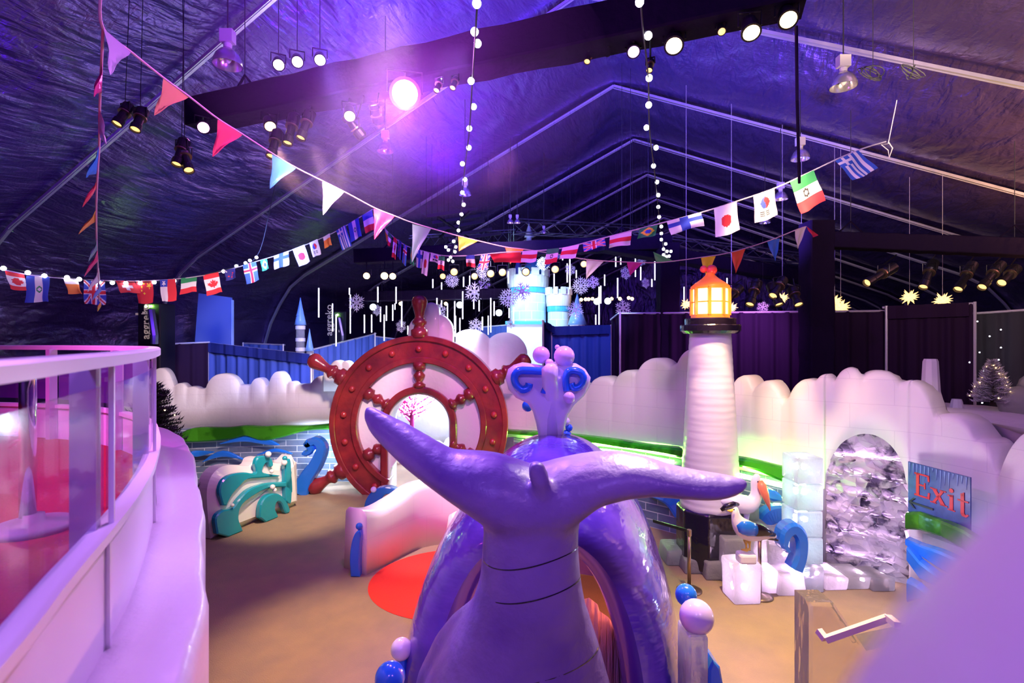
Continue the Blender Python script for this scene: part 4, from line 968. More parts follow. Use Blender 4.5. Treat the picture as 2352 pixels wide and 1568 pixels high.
for i, (o_, i_) in enumerate(zip(O_, I_)):
    d = (o_-i_).normalized(); wv = .02*math.sin(i*.55)+.012*math.sin(i*1.3); zt = 2.7+.012*math.sin(i*.4)
    rings.append([i_+Vector((0, 0, 0)), o_+d*(.0+wv)+Vector((0, 0, 0)), o_+d*wv+Vector((0, 0, zt-.1)), o_+d*(wv-.03)+Vector((0, 0, zt-.03)), o_+d*(wv-.08)+Vector((0, 0, zt)), i_.lerp(o_, .4)+Vector((0, 0, zt-.012)), i_+Vector((0, 0, zt))])
tag(MB().rings(rings).build('snow_ledge', mat('ledge_snow', (.76, .72, .82), .4, bump=((7, 7, 7), .35, 6, .03), coat=.1), smooth=True), 'thick white packed snow ledge curving outside the glass railing', 'snow ledge')
# pedestal on the platform
pp = at(78, 1225, 3.4); pp.z = 2.78
t_k = thing('pedestal', pp, 'chrome pedestal post with round grey foot behind the glass pane', 'pedestal')
MB().lathe([(.235, 0), (.235, .03), (.2, .045), (.06, .06), (.055, .1)], pp, 32).build('foot', mat('grey_foot', (.35, .33, .4), .5), t_k, smooth=True)
MB().lathe([(.045, .08), (.045, 1.08), (.04, 1.09)], pp-Vector((.04, 0, 0)), 24).build('pole', M_steel, t_k, smooth=True)
MB().box((pp.x-.05, 3.33, 3.75), (pp.x-.01, 3.36, 3.83)).build('socket', M_dark, t_k)
# dark stage panels beyond the platform
t_d = thing('stage_panels', (-10.6, 9.5, 0), 'dark grey framed panels standing beyond the far railing', 'panel')
for i in range(4):
    x = -13.9+i*1.65; MB().box((x, 9.5, 0), (x+1.6, 9.58, 3.35)).build('panel', mat('grey_panel', (.08, .06, .1), .5), t_d)
    mb = MB(); mb.box((x, 9.42, 3.27), (x+1.6, 9.5, 3.35)).box((x, 9.42, 0), (x+.06, 9.5, 3.3)); mb.build('panel_frame', mat('grey_frame', (.14, .1, .1), .5), t_d)

# dark tree behind the ledge
def conifer(name, loc, h, r, m, ml, label, n=260, nl=14, lr=.02, trunk=.05, seed=1, top=.02, pw=.8):
    random.seed(seed); t = thing(name, loc, label, 'tree'); b = Vector(loc); f = MB()
    MB().tube([b, b+Vector((0, 0, h*.97))], [trunk, .012], 8).build('trunk', mat('bark', (.05, .03, .02), .9), t)
    for i in range(n):
        k = (i+.5)/n; z = h*(.08+.9*k); R_ = r*(1-k)**pw+top; a = i*2.39996+random.uniform(-.3, .3)
        L = R_*random.uniform(.75, 1.1); dr = Vector((math.cos(a), math.sin(a), random.uniform(-.1, .35))).normalized()
        s0 = b+Vector((0, 0, z)); e = s0+dr*L
        f.tube([s0, s0.lerp(e, .6), e], [.008, .006, .003], 4, cap=False)
        side = dr.cross(Vector((0, 0, 1))).normalized(); m_ = max(4, int(L/.045))
        for q in range(m_):
            c = s0.lerp(e, (q+1.5)/(m_+1)); w_ = random.uniform(.05, .08)
            for sg in (-1, 1):
                tip = c+dr*w_*.7+side*sg*w_+Vector((0, 0, random.uniform(-.02, .03))); ww = dr*.012
                f.add([c-ww, c+ww, tip], [(0, 1, 2)]); f.add([c-ww+Vector((0, 0, .01)), c+ww, tip+Vector((0, 0, .04))], [(0, 1, 2)])
    f.build('foliage', m, t)
    for i in range(nl):
        k = random.uniform(.05, .95); a = random.uniform(0, 2*pi); R_ = (r*(1-k)**pw+top)*.98
        MB().sphere(b+Vector((R_*math.cos(a), R_*math.sin(a), h*(.1+.88*k))), lr, 6).build('mini_light', ml, t)
    return t
M_wl = mat('mini_warm', (1, .8, .5), .4, emit=(1, .6, .25), es=7, sample=False)
conifer('christmas_tree', (-6.33, 9.2, 0), 3.3, .75, mat('dark_needles', (.035, .04, .03), .7), M_wl, 'dark green christmas tree with warm mini lights behind the snow ledge', 620, 40, .013, seed=7, pw=.45)
# ============================================================ TRUSSES WRAPPED IN BLACK CLOTH
def truss(a, b, w_, h, label, name='lighting_truss', hang=True, lum=.02):
    t = thing(name, (Vector(a)+Vector(b))/2, label, 'truss'); a, b = Vector(a), Vector(b); n = 24; rings = []
    d = (b-a).normalized(); vert = abs(d.z) > .7
    u = Vector((1, 0, 0)) if vert else d.cross(Vector((0, 0, 1))).normalized(); v = d.cross(u).normalized()
    for i in range(n+1):
        c = a.lerp(b, i/n); k = 1+.03*math.sin(i*1.9)+.02*math.sin(i*4.1)
        rings.append([c+u*(x*w_/2*k)+v*(y*h/2*k) for x, y in ((-.9, -1), (0, -1.03), (.9, -1), (1, -.9), (1, .9), (.9, 1), (0, .97), (-.9, 1), (-1, .9), (-1, -.9))])
    MB().rings(rings).build('cloth_wrap', M_cloth, t)
    if hang and not vert:
        for f in (.12, .85):
            c = a.lerp(b, f); z = roofz(c.x, c.y)
            MB().tube([c+Vector((0, 0, h/2)), (c.x, c.y, z)], .008, 5).build('steel_cable', M_wire, t)
            MB().tube([c+d*.3+Vector((0, 0, h/2-.03)), c+Vector((0, 0, h/2+.3)), c-d*.3+Vector((0, 0, h/2-.03))], .025, 5).build('sling', M_cloth, t)
    return t
q0 = Vector((-.54, 7.75, 0)); tP = PX
zb = CAMZ+4.22
truss(q0-tP*5.75+Vector((0, 0, zb)), q0+tP*4.3+Vector((0, 0, zb)), .5, .5, 'long black wrapped lighting truss crossing high above the whale')
truss(at(818, 590, 16), at(1540, 556, 15.4), .45, .42, 'black wrapped truss hanging in front of the snowflakes with amber lamps')
truss(at(1380, 560, 15.2), at(1860, 640, 18.5), .5, .42, 'sagging black truss behind the lighthouse top')
truss(at(838, 681, 19), at(1172, 674, 18.6), .45, .35, 'lower black truss with blue spotlights behind the wheel handle')
truss(at(1875, 520, 13.2)+Vector((0, 0, .1)), (at(1875, 900, 13.2).x, 13.2, 0), .6, .6, 'thick black wrapped truss column right of the lighthouse', 'truss_column', False)
truss(at(1534, 560, 15.3), (at(1534, 900, 15.3).x, 15.3, 0), .56, .5, 'black wrapped truss column left of the lighthouse lantern', 'truss_column', False)
truss(at(1900, 552, 13.2), at(2420, 572, 11.2), .5, .38, 'black wrapped header truss above the glowing stars at right')
# open aluminium truss pieces under the roof
def lattice(a, b, label, w_=.5, nseg=10):
    a, b = Vector(a), Vector(b); d = (b-a).normalized(); u = d.cross(Vector((0, 0, 1))).normalized(); mb = MB(); v = Vector((0, 0, 1))
    cs = [u*w_/2+v*w_/2, -u*w_/2+v*w_/2, -u*w_/2-v*w_/2, u*w_/2-v*w_/2]
    for c in cs: mb.tube([a+c, b+c], .025, 5)
    for i in range(nseg):
        p, q = a.lerp(b, i/nseg), a.lerp(b, (i+1)/nseg)
        for k in range(4): mb.tube([p+cs[k], q+cs[(k+1) % 4]], .012, 4)
    for f in (.1, .9):
        c = a.lerp(b, f); mb.tube([c+v*w_/2, (c.x, c.y, roofz(c.x, c.y))], .008, 4)
    return tag(mb.build('open_truss', mat('dull_truss', (.12, .12, .18), .4, metal=.6)), label, 'truss')
lattice(at(1180, 520, 20), at(1480, 535, 22), 'open aluminium truss frame under the roof above the castle')
lattice(at(1440, 545, 17), at(1880, 600, 19), 'thin aluminium truss between the two black columns', .35, 14)
lattice(at(940, 560, 19), at(1180, 545, 20), 'open aluminium truss under the roof left of the castle')
mb = MB()
for i, (x0, y0, x1, y1) in enumerate(((979, 497, 1096, 480), (992, 512, 1104, 495), (1005, 527, 1113, 508), (1020, 542, 1130, 526), (1030, 552, 1150, 536))):
    A, B = at(x0, y0, 16+i*.5), at(x1, y1, 16.4+i*.5); mb.obox(A, B, .1, .1)
    mb.tube([A, (A.x, A.y, roofz(A.x, A.y))], .008, 4)
A, B = at(1005, 497, 16.1), at(1075, 545, 18.1); mb.obox(A, B, .06, .06); A, B = at(1080, 485, 16.1), at(1010, 545, 18.2); mb.obox(A, B, .06, .06)
tag(mb.build('ladder_frame', M_dark), 'dark hanging ladder frame below the roof above the wheel', 'frame')
A = at(1829, 60, 6.1); B = at(1836, 420, 6.9)
tag(MB().tube([A, at(1831, 230, 6.2), B], .02, 6).build('hanging_cable', M_cloth), 'thick black cable hanging from the upper right lamp', 'cable')

# ============================================================ STAGE LAMPS
def parcan(loc, aim, r, L, lens, label, top=None, cat='spotlight', gel=True):
    loc = Vector(loc); ax = (Vector(aim)-loc).normalized(); t = thing('spotlight', loc, label, cat)
    hs = MB().lathe([(r*.45, -L), (r*.8, -L*.85), (r*.95, -L*.5), (r, 0), (r*1.12, .0), (r*1.12, .03), (r*.92, .03), (r*.9, -.02)], loc, 20, ax, cap=True).build('housing', M_dark, t, smooth=False)
    MB().lathe([(r*.9, .031), (r*.6, .045), (.001, .05)], loc, 20, ax).build('lens', lens, hs, smooth=True)
    sd = ax.cross(Vector((0, 0, 1)))
    sd = sd.normalized() if sd.length > .1 else Vector((1, 0, 0)); c = loc-ax*L*.45; k = r*1.25; up = Vector((0, 0, 1))
    mb = MB(); mb.tube([c+sd*k, c+sd*k+up*(r*1.6), c-sd*k+up*(r*1.6), c-sd*k], .012, 6)
    tp = c+up*(r*1.6); e = (top if top is not None else tp+up*.15); mb.tube([tp, e], .015 if (e-tp).length < .8 else .007, 6); mb.build('yoke', M_dark, t)
    return t
def on(px, d=None): # point under the front truss at this pixel column
    k = (px-CX)/F; t = (k*q0.y-q0.x)/(PX.x-k*PX.y); return q0+PX*t+Vector((0, 0, zb-.25))
FW = {  # px, py, depth, radius px, lens, aim, label
}
def hung(px, py, d, rpx, lens, aim, label, L=2.0):
    r = rpx/F*d; p = at(px, py, d); tp = on(px)
    return parcan(p, aim, r, r*L*1.2, lens, label, tp if (tp-p).length < 2.5 else None)
hung(930, 215, 7.4, 32, M_lensm, (0, .5, 4), 'dazzling magenta spotlight hanging from the long truss')
HZC = at(930, 215, 7.5)
hung(1548, 103, 6.7, 20, M_lensw, (.8, 3, 3), 'amber stage lamp with black barn housing on the right half of the truss')
hung(1725, 72, 6.2, 20, M_lensw, (2.2, 3, 2), 'blazing amber stage lamp second from the right end of the truss')
hung(1810, 43, 6.1, 20, M_lensw, (2.0, 2, 2.5), 'warm white stage lamp at the right end of the truss above the cable')
hung(1657, 70, 6.5, 9, M_lensd, (2, 3, 3), 'small amber lamp between the two right truss lamps')
hung(1455, 117, 7.0, 14, M_lensv, (1, 3, 3), 'violet led lamp hanging near the second bulb string')
hung(803, 265, 8.0, 13, M_lensw, (-1, 4, 3), 'warm lamp hanging left of the magenta spotlight', 3)
hung(620, 288, 8.6, 13, M_lensw, (-1, 5, 2), 'warm lamp with black body above the pink pennant')
hung(467, 292, 9.2, 13, M_lensm, (-1, 3, 3), 'magenta lamp at the far left end of the truss')
for px, py, l in ((640, 148, 'pale lamp leftmost of the row of three near the roof'), (683, 141, 'pale lamp in the middle of the row of three near the roof'), (735, 137, 'pale lamp rightmost of the row of three near the roof')):
    p = at(px, py, 9.0); parcan(p, (-1, 3, 3), .095, .25, M_lensp, l, Vector((p.x, p.y, roofz(p.x, p.y))))
def profile_spot(a, b, r, label, hangto=None, lens=None):
    """long theatre profile lamp from rear a to front b"""
    a, b = Vector(a), Vector(b); ax = (b-a).normalized(); L = (b-a).length; t = thing('profile_spotlight', (a+b)/2, label, 'spotlight')
    hs = MB().lathe([(r*.7, 0), (r*1.1, .04), (r*1.1, L*.35), (r*.75, L*.42), (r*.75, L*.75), (r*.95, L*.8), (r*.95, L), (r*.8, L), (r*.8, L*.9)], a, 16, ax).build('housing', M_dark, t)
    MB().lathe([(r*.8, L*.93), (.001, L*.94)], a, 16, ax).build('lens', lens or M_lensd, hs)
    c = a.lerp(b, .4); sd = ax.cross(Vector((0, 0, 1))).normalized(); up = Vector((0, 0, 1))
    top = hangto or Vector((c.x, c.y, c.z+r*3))
    MB().tube([c+sd*r*1.2, c+sd*r*1.2+up*r*1.8, c-sd*r*1.2+up*r*1.8, c-sd*r*1.2], .012, 5).tube([c+up*r*1.8, top], .014 if (top-c).length < .9 else .006, 5).build('yoke', M_dark, t)
    MB().lathe([(r*1.15, L*.42), (r*1.15, L*.46)], a, 16, ax).build('shutter_ring', M_brass, hs)
    return t
for i, (x0, y0, x1, y1, l) in enumerate(((715, 255, 690, 318, 'long black profile lamp tilted down beside the white pennant, right one'), (678, 262, 660, 330, 'long black profile lamp tilted down, left of its twin near the truss'), (640, 300, 622, 360, 'black profile lamp pointing down behind the light blue pennant'), (835, 318, 792, 265, 'black profile lamp just below the magenta spotlight'), (425, 320, 405, 378, 'black profile lamp hanging down below the left truss end'), (418, 335, 434, 392, 'smaller black profile lamp beside the left truss end'), (300, 240, 268, 285, 'dark lamp clamped on the near roof frame at left'), (330, 250, 310, 298, 'second dark lamp clamped on the near roof frame at left'), (870, 285, 858, 240, 'black profile lamp beside the bell lamp'))):
    profile_spot(at(x0, y0, 8.4), at(x1, y1, 8.2), .085, l, on(x0) if 440 < x0 < 1830 else Vector((at(x0, y0, 8.4).x, 8.4, roofz(at(x0, y0, 8.4).x, 8.4))))
for px, py, l in ((1352, 130, 'small black can lamp under the truss between the bulb strings'), (1398, 112, 'tiny dark can lamp left of the violet led lamp'), (1008, 196, 'small chrome clip lamp just right of the magenta spotlight'), (1045, 190, 'small lamp with metal flap right of the magenta spotlight'), (1494, 150, 'dark can lamp just below the violet led lamp')):
    p = at(px, py, 7.3); profile_spot(p+Vector((.02, .05, .1)), p+Vector((-.03, -.05, -.1)), .05, l, on(px))
# amber lamps below the second truss, in front of the castle
t2 = lambda px, d: at(px, 588, d)
for i, (px, py, r, k) in enumerate(((842, 633, 8, 1), (883, 633, 9, 1), (902, 634, 8, 1), (1017, 634, 7, 0), (1043, 624, 9, 0), (1090, 634, 8, 0), (1127, 628, 9, 0), (1154, 625, 9, 0), (1208, 624, 9, 0), (1275, 618, 9, 0), (1341, 606, 8, 0))):
    nm = ['leftmost amber lamp of the far truss', 'second amber lamp from the left end of the far truss', 'third amber lamp from the left end of the far truss', 'dim angled amber lamp over the top wheel handle', 'tilted amber lamp left of the heart topped block', 'amber lamp right of the yellow pennant tip', 'amber lamp over the heart topped block', 'amber lamp left of the castle spire', 'amber lamp overlapping the castle tower', 'amber lamp right of the castle spire', 'rightmost amber lamp of the far truss'][i]
    p = at(px, py, 15.4); parcan(p, (px/300-4, 2, 2), r/F*15.4, .3, M_lensw if k else M_lensd, nm, at(px, 600, 15.6))
for i, (px, py, m, l) in enumerate(((857, 705, M_lensc, 'brilliant blue white lamp at the left end of the lower truss'), (1056, 700, M_lensc, 'brilliant blue white lamp left of the big hanging snowflake'), (1146, 718, M_lensc, 'blue white lamp low behind the icicle tubes'), (1371, 692, M_lensc, 'left blue white lamp of the bright pair right of the castle'), (1396, 691, M_lensc, 'right blue white lamp of the bright pair right of the castle'), (1024, 697, M_lensw, 'small warm lamp on the lower truss'), (920, 697, M_lensw, 'small warm lamp over the left snowflakes'))):
    p = at(px, py, 19.2); parcan(p, (0, 3, 3), .13 if m is M_lensc else .07, .3, m, l, at(px, 684, 19.2))
mb = MB()
for px, y in ((1335, 688), (1345, 687), (1352, 687), (1361, 686), (1376, 685), (1405, 686), (1424, 686), (1444, 684), (1452, 686)): mb.sphere(at(px, y, 21), .07, 8)
tag(mb.build('far_lamp_row', M_lensw), 'row of tiny warm lamps far behind the right snowflakes', 'lights', kind='stuff')
# profile lamps under the right header truss
for i, (x0, y0, x1, y1, l) in enumerate(((2055, 612, 1990, 650, 'long black profile lamp aimed left above the star pair'), (2145, 600, 2120, 660, 'black profile lamp hanging between the two right stars'), (2235, 605, 2200, 665, 'first of the black profile lamps right of the stars'), (2300, 605, 2255, 660, 'second black profile lamp right of the stars'), (2335, 615, 2300, 650, 'third black profile lamp at the right picture edge'), (1800, 640, 1775, 680, 'dark lamp behind the thick column, left of it'), (1770, 650, 1790, 700, 'dark lamp cluster end near the left of the thick column'), (1700, 660, 1668, 690, 'dark lamp right of the lighthouse lantern'), (1740, 645, 1722, 700, 'dark lamp hanging behind the lighthouse lantern, further right'), (1818, 660, 1835, 700, 'dark lamp almost touching the thick column'))):
    profile_spot(at(x0, y0, 12.3 if px > 0 else 12), at(x1, y1, 12.0), .11, l, at(x0+4, 585 if x0 > 1900 else 640, 12.5))
# bell lamps
def bell(px, py, d, w_, lit, label):
    """lower rim centre at (px, py), rim width w_ pixels"""
    c = at(px, py, d); r = w_/2/F*d; t = thing('high_bay_lamp', c, label, 'pendant lamp', 'bell shaped roof lamps')
    MB().lathe([(r, 0), (r*.98, r*.25), (r*.8, r*.7), (r*.5, r*1.05), (r*.28, r*1.2), (r*.27, r*1.22), (r*.47, r*1.03), (r*.77, r*.68), (r*.95, r*.23), (r*.97, 0)], c, 28, cap=False).build('bell_shade', mat('aluminium_shade', (.7, .66, .72), .2, metal=.8), t, smooth=True)
    MB().lathe([(r*.26, r*1.15), (r*.3, r*1.5), (r*.2, r*1.6)], c, 14).box((c.x-r*.45, c.y-r*.3, c.z+r*1.6), (c.x+r*.45, c.y+r*.3, c.z+r*2.5)).build('ballast_box', mat('ballast_white', (.7, .66, .74), .4), t)
    MB().sphere(c+Vector((0, 0, r*.55)), r*.28, 12, sc=(1, 1, 1.5)).build('lamp_bulb', M_lensw if lit else mat('glass_bulb', (.7, .7, .8), .1), t, smooth=True)
    z = roofz(c.x, c.y); MB().tube([c+Vector((0, 0, r*2.5)), (c.x, c.y, z)], .012, 6).build('hook', M_wire, t)
    return t
bell(523, 150, 8.2, 64, 0, 'large unlit bell lamp hanging high at upper left')
bell(885, 348, 11.2, 38, 0, 'unlit bell lamp just under the magenta spotlight')
bell(1937, 200, 9.0, 57, 0, 'large unlit bell lamp under the right roof frame')
bell(1838, 366, 13, 40, 0, 'unlit bell lamp behind the hanging black cable')
bell(1793, 458, 15.5, 31, 1, 'lit bell lamp beside the Mexican flag')
bell(1757, 512, 18, 24, 0, 'small far bell lamp below the Korean flag')
bell(1068, 448, 15, 28, 0, 'unlit bell lamp on the left bulb string line')
bell(1172, 512, 18, 15, 1, 'left lit bell lamp of the pair near the castle spire'); bell(1188, 512, 18.4, 15, 1, 'right lit bell lamp of the pair near the castle spire')
bell(1249, 535, 20, 13, 0, 'small dim bell lamp right of the thin castle spire')

# ============================================================ DRAPES
def drape(pa, pb, zt_a, m, label, amp=.045, fr=26, post=(1, 1), pipe=True, band=None, zb_=0.0, group=None):
    """pipe and drape between two world points given at the top"""
    a, b = Vector(pa), Vector(pb); t = thing('pipe_and_drape', ((a.x+b.x)/2, (a.y+b.y)/2, 0), label, 'curtain', group)
    d = (b-a); L = math.hypot(d.x, d.y); nx = int(L*fr); nr = Vector((-d.y, d.x, 0)).normalized(); top = []; bot = []; mid = []
    ph = random.uniform(0, 6)
    for i in range(nx+1):
        f = i/nx; c = a.lerp(b, f); wv = amp*(math.sin(f*L*17+ph)+.5*math.sin(f*L*31+ph*2)+.6*math.sin(f*L*5.3))
        top.append(c+nr*wv*.4); mid.append(Vector((c.x, c.y, c.z*.5))+nr*wv); bot.append(Vector((c.x, c.y, zb_))+nr*wv*1.2)
    MB().rings([bot, mid, top], cap=False, closed=False).build('curtain', m, t, smooth=True)
    if pipe: MB().tube([a-d.normalized()*.05, b+d.normalized()*.05], .03, 8).build('top_pipe', M_alu, t)
    if band: 
        mb = MB(); mb.rings([[p-nr*.09+Vector((0, 0, .03)) for p in top[::3]], [p-nr*.09-Vector((0, 0, band)) for p in top[::3]]], cap=False, closed=False); mb.build('pleated_heading', M_drapek if m is M_drapek else M_drapen, t)
    for k, p in zip(post, (a, b)):
        if k: MB().tube([(p.x, p.y-.06, 0), (p.x, p.y-.06, p.z+.04)], .032, 8).build('post', M_alu, t)
    return t
random.seed(6)
drape(at(480, 788, 17.0), at(716, 815, 16.4), 0, M_drapeb, 'blue drape with dark pleated top left of the wheel', band=.28)
drape(at(560, 788, 21), at(652, 792, 21), 0, M_drapeb, 'short blue drape top showing behind the left blue drape')
drape(at(340, 792, 16), at(478, 786, 16.9), 0, M_drapek, 'black sagging drape at far left above the snow wall', post=(0, 0))
drape(at(720, 802, 18.5), at(862, 766, 21.5), 0, M_drapeb, 'blue drape behind the upper left wheel handle')
drape(at(862, 772, 21.5), at(1000, 790, 21.5), 0, M_drapeb, 'blue drape behind the top of the wheel', post=(0, 0))
drape(at(1090, 752, 23.5), at(1180, 745, 23.5), 0, M_drapeb, 'small blue drape far behind beside the castle foot', post=(0, 0))
drape(at(1247, 738, 15.6), at(1266, 752, 16.4), 0, M_drapen, 'narrow navy drape return right of the castle', band=.2, post=(1, 0))
drape(at(1266, 752, 16.4), at(1404, 748, 16.6), 0, mat('royal_drape', (.03, .06, .34), .75), 'royal blue drape with navy heading right of the castle', band=.25)
drape(at(1404, 733, 16.4), at(1423, 718, 15.6), 0, M_drapek, 'narrow black drape return behind the spout', post=(0, 0))
drape(at(1423, 720, 15.4), at(2032, 714, 13.6), 0, M_drapek, 'long black drape wall behind the lighthouse', amp=.06)
drape(at(2032, 706, 13.4), at(2234, 697, 12.4), 0, M_drapek, 'black drape panel behind the small white snow tower', post=(1, 1), amp=.07, band=.3)
t_sc = drape(at(2234, 720, 12.9), at(2500, 702, 11.6), 0, mat('grey_drape', (.03, .03, .045), .85), 'dark star curtain dotted with tiny white lights at the right edge', post=(0, 0))
M_led = mat('tiny_led', (1, 1, 1), .4, emit=(.85, .9, 1), es=14, sample=False)
for px, py in ((2245, 738), (2332, 737), (2299, 757), (2273, 772), (2230, 780), (2336, 777), (2299, 798), (2250, 809), (2294, 826), (2336, 827), (2227, 832), (2350, 846), (2259, 852), (2294, 857), (2329, 861), (2256, 925)):
    d = 12.4; MB().sphere(at(px, py, d), .016, 6).build('led', M_led, t_sc)
# tilted blue board, rental unit with vertical lettering, small red drapes
t = thing('blue_board', at(480, 790, 17.6), 'tall plain blue board leaning above the left drapes', 'board')
MB().prism([(-.1, 0), (1.4, 0), (1.4, 5.48), (.33, 5.62)], (at(436, 790, 17.6).x, 17.6, 0), (1, 0, 0), (0, 0, 1), .12).build('panel', mat('board_blue', (.10, .16, .55), .6), t)
MB().box((at(528, 790, 17.6).x, 17.6, 0), (at(533, 790, 17.6).x, 17.72, 5.4)).build('edge_strip', mat('board_edge', (.3, .45, .9), .4), t)
def text_mesh(s_, size, name, m, parent, loc, rot, th=.01):
    c = bpy.data.curves.new(name, 'FONT'); c.body = s_; c.size = size; c.extrude = th; c.resolution_u = 3
    o = bpy.data.objects.new(name, c); COL.objects.link(o)
    dg = bpy.context.evaluated_depsgraph_get(); me = bpy.data.meshes.new_from_object(o.evaluated_get(dg)); bpy.data.objects.remove(o)
    o = bpy.data.objects.new(name, me); me.materials.clear(); me.materials.append(m); COL.objects.link(o)
    o.parent = parent; o.matrix_parent_inverse = Matrix.Translation(-Vector(parent.location)); o.location = loc; o.rotation_euler = rot; return o
M_unit = mat('unit_black', (.012, .008, .02), .5); M_let = mat('letter_cream', (.75, .66, .58), .5, emit=(1, .8, .6), es=.12)
def unit(px0, px1, yt, d, txt, tx, ty, size, label, lights):
    a = at(px0, yt, d); b = at(px1, yt, d); t = thing('air_handler', (a.x, d, 0), label, 'machine')
    MB().box((a.x, d, 0), (b.x, d+.7, a.z)).build('cabinet', M_unit, t, bevel=.03)
    text_mesh(txt, size, 'lettering', M_let, t, at(tx, ty, d)+Vector((0, -.02, 0)), (pi/2, -pi/2, 0))
    for x, y, s_, c in lights:
        p = at(x, y, d); MB().box((p.x-s_, d-.03, p.z-s_), (p.x+s_, d, p.z+s_)).build('indicator', c, t)
    MB().tube([at(px1-14, yt+15, d)-Vector((0, .12, 0)), at(px1-6, 770, d)-Vector((0, .12, 0)), at(px1-6, 790, d)-Vector((0, .12, 0))], .1, 8).build('duct', mat('duct_silver', (.3, .32, .5), .2, metal=.8), t)
gl = mat('green_led', (0, 1, .3), .4, emit=(0, 1, .3), es=3, sample=False)
unit(316, 368, 696, 15.3, 'aggreko', 344, 779, .33, 'black air handling unit with vertical cream lettering at far left', ((336, 708, .05, M_let), (347, 743, .05, M_let), (331, 718, .03, M_let), (315, 721, .03, M_let), (336, 704, .02, gl), (347, 703, .02, gl)))
unit(755, 795, 715, 22.3, 'aggreko', 763, 771, .42, 'black air handling unit with vertical lettering behind the left icicle tubes', ((778, 735, .05, M_let), (781, 760, .05, M_let), (775, 723, .025, gl)))

# ============================================================ ICE CASTLE
M_cast = brick_mat('castle_ice', (.62, .82, .95), (.75, .92, 1), (.95, 1, 1), .5, .35, .25, bs=.3, msize=.02)
M_castb = mat('castle_blue', (.08, .5, .8), .25, coat=.4)
M_cone = mat('cone_blue', (.2, .42, .85), .3, coat=.3)
CD = 22
t_c = thing('ice_castle', at(1215, 870, CD), 'glowing pale blue ice castle with battlements and cone roofs', 'ice castle')
def tower(px, y0, y1, w_, parts, d=CD, m=M_cast, merlons=True, t=t_c, zfloor=False):
    c = at(px, y1, d); r = w_/2/F*d; z0 = 0 if zfloor else at(px, y0, d).z; z1 = c.z; mb = MB(); n = 32
    hs = [z0, z0+(z1-z0)*.5, z1]; rings = []
    for h in hs: rings.append([Vector((c.x+r*math.cos(2*pi*j/n), c.y+r*math.sin(2*pi*j/n), h)) for j in range(n)])
    for i, rr in enumerate(rings):
        for j in range(n): mb.uv[i*n+j] = (j*2*pi*r/n, hs[i])
    mb.rings(rings); mb.build('tower', m, t)
    if merlons:
        mm = MB()
        for k in range(10):
            a = k*2*pi/10; p = Vector((c.x+r*1.08*math.cos(a), c.y+r*1.08*math.sin(a), z1)); tt = Vector((-math.sin(a), math.cos(a), 0))
            mm.obox(p-tt*r*.2+Vector((0, 0, .12)), p+tt*r*.2+Vector((0, 0, .12)), .14, .3)
        mm.lathe([(r*1.1, z1-.5), (r*1.15, z1-.3), (r*1.15, z1), (r*1.0, z1)], (c.x, c.y, 0), 32); mm.build('battlement', M_snow, t)
        MB().lathe([(r*1.05, z1-.72), (r*1.07, z1-.62), (r*1.05, z1-.5)], (c.x, c.y, 0), 32, cap=False).build('blue_course', M_castb, t)
    return c, r
def cone(px, ytop, ybot, w_, d=CD, m=M_cone, t=t_c, name='cone_roof'):
    a = at(px, ytop, d); z0 = at(px, ybot, d).z; r = w_/2/F*d
    MB().lathe([(r, z0), (r*.8, z0+(a.z-z0)*.2), (r*.45, z0+(a.z-z0)*.55), (r*.12, z0+(a.z-z0)*.9), (.01, a.z)], (a.x, a.y, 0), 20).build(name, m, t, smooth=True)
tower(1213, 880, 635, 84, 0, zfloor=True); cone(1223, 575, 640, 64, CD, M_castb)
tower(1283, 880, 676, 50, 0, d=21.6, zfloor=True)
tower(1190, 655, 630, 30, 0, d=22.6, merlons=False); cone(1190, 590, 632, 28, 22.6)
tower(1215, 600, 545, 12, 0, d=22.9, merlons=False); cone(1215, 512, 545, 22, 22.9, mat('spire_ice', (.75, .9, 1), .3))
MB().box((at(1165, 760, CD).x, CD-1.7, 0), (at(1247, 760, CD).x, CD-.9, at(1200, 742, CD-1.5).z)).build('gate_wall', M_cast, t_c)
MB().box((at(1162, 760, CD).x, CD-1.8, at(1200, 745, CD-1.5).z), (at(1250, 760, CD).x, CD-.85, at(1200, 738, CD-1.5).z)).build('ledge', M_castb, t_c)
t = thing('ice_spire', at(1326, 760, 20.5), 'blue cone topped ice spire right of the castle', 'ice sculpture')
cone(1326, 674, 746, 44, 20.5, M_cone, t); p = at(1326, 746, 20.5); MB().lathe([(.3, 0), (.3, p.z)], (p.x, p.y, 0), 12).build('pedestal', M_snow, t)
for px, yt, yb, w_, l in ((690, 683, 746, 26, 'taller ice tower with stacked blue cone left of the wheel'), (711, 755, 806, 19, 'short blue cone ice tower beside the taller one')):
    t = thing('ice_tower', at(px, 810, 18.2), l, 'ice sculpture'); a = at(px, yb, 18.2)
    cone(px, yt, yb, w_, 18.2, M_cone, t)
    if w_ > 20: cone(px-1, yt+18, yb-20, w_*.7, 18.2, M_cone, t)
    r = w_*.36/F*18.2; zz = 0; k = 0
    MB().lathe([(r, 0), (r, a.z+.02)], (a.x, a.y, 0), 16).build('shaft', M_clear, t)
    if w_ > 20:
        for y in (752, 780, 802): MB().lathe([(r*1.15, at(px, y+4, 18.2).z), (r*1.15, at(px, y-4, 18.2).z)], (a.x, a.y, 0), 16).build('collar', M_snow, t)

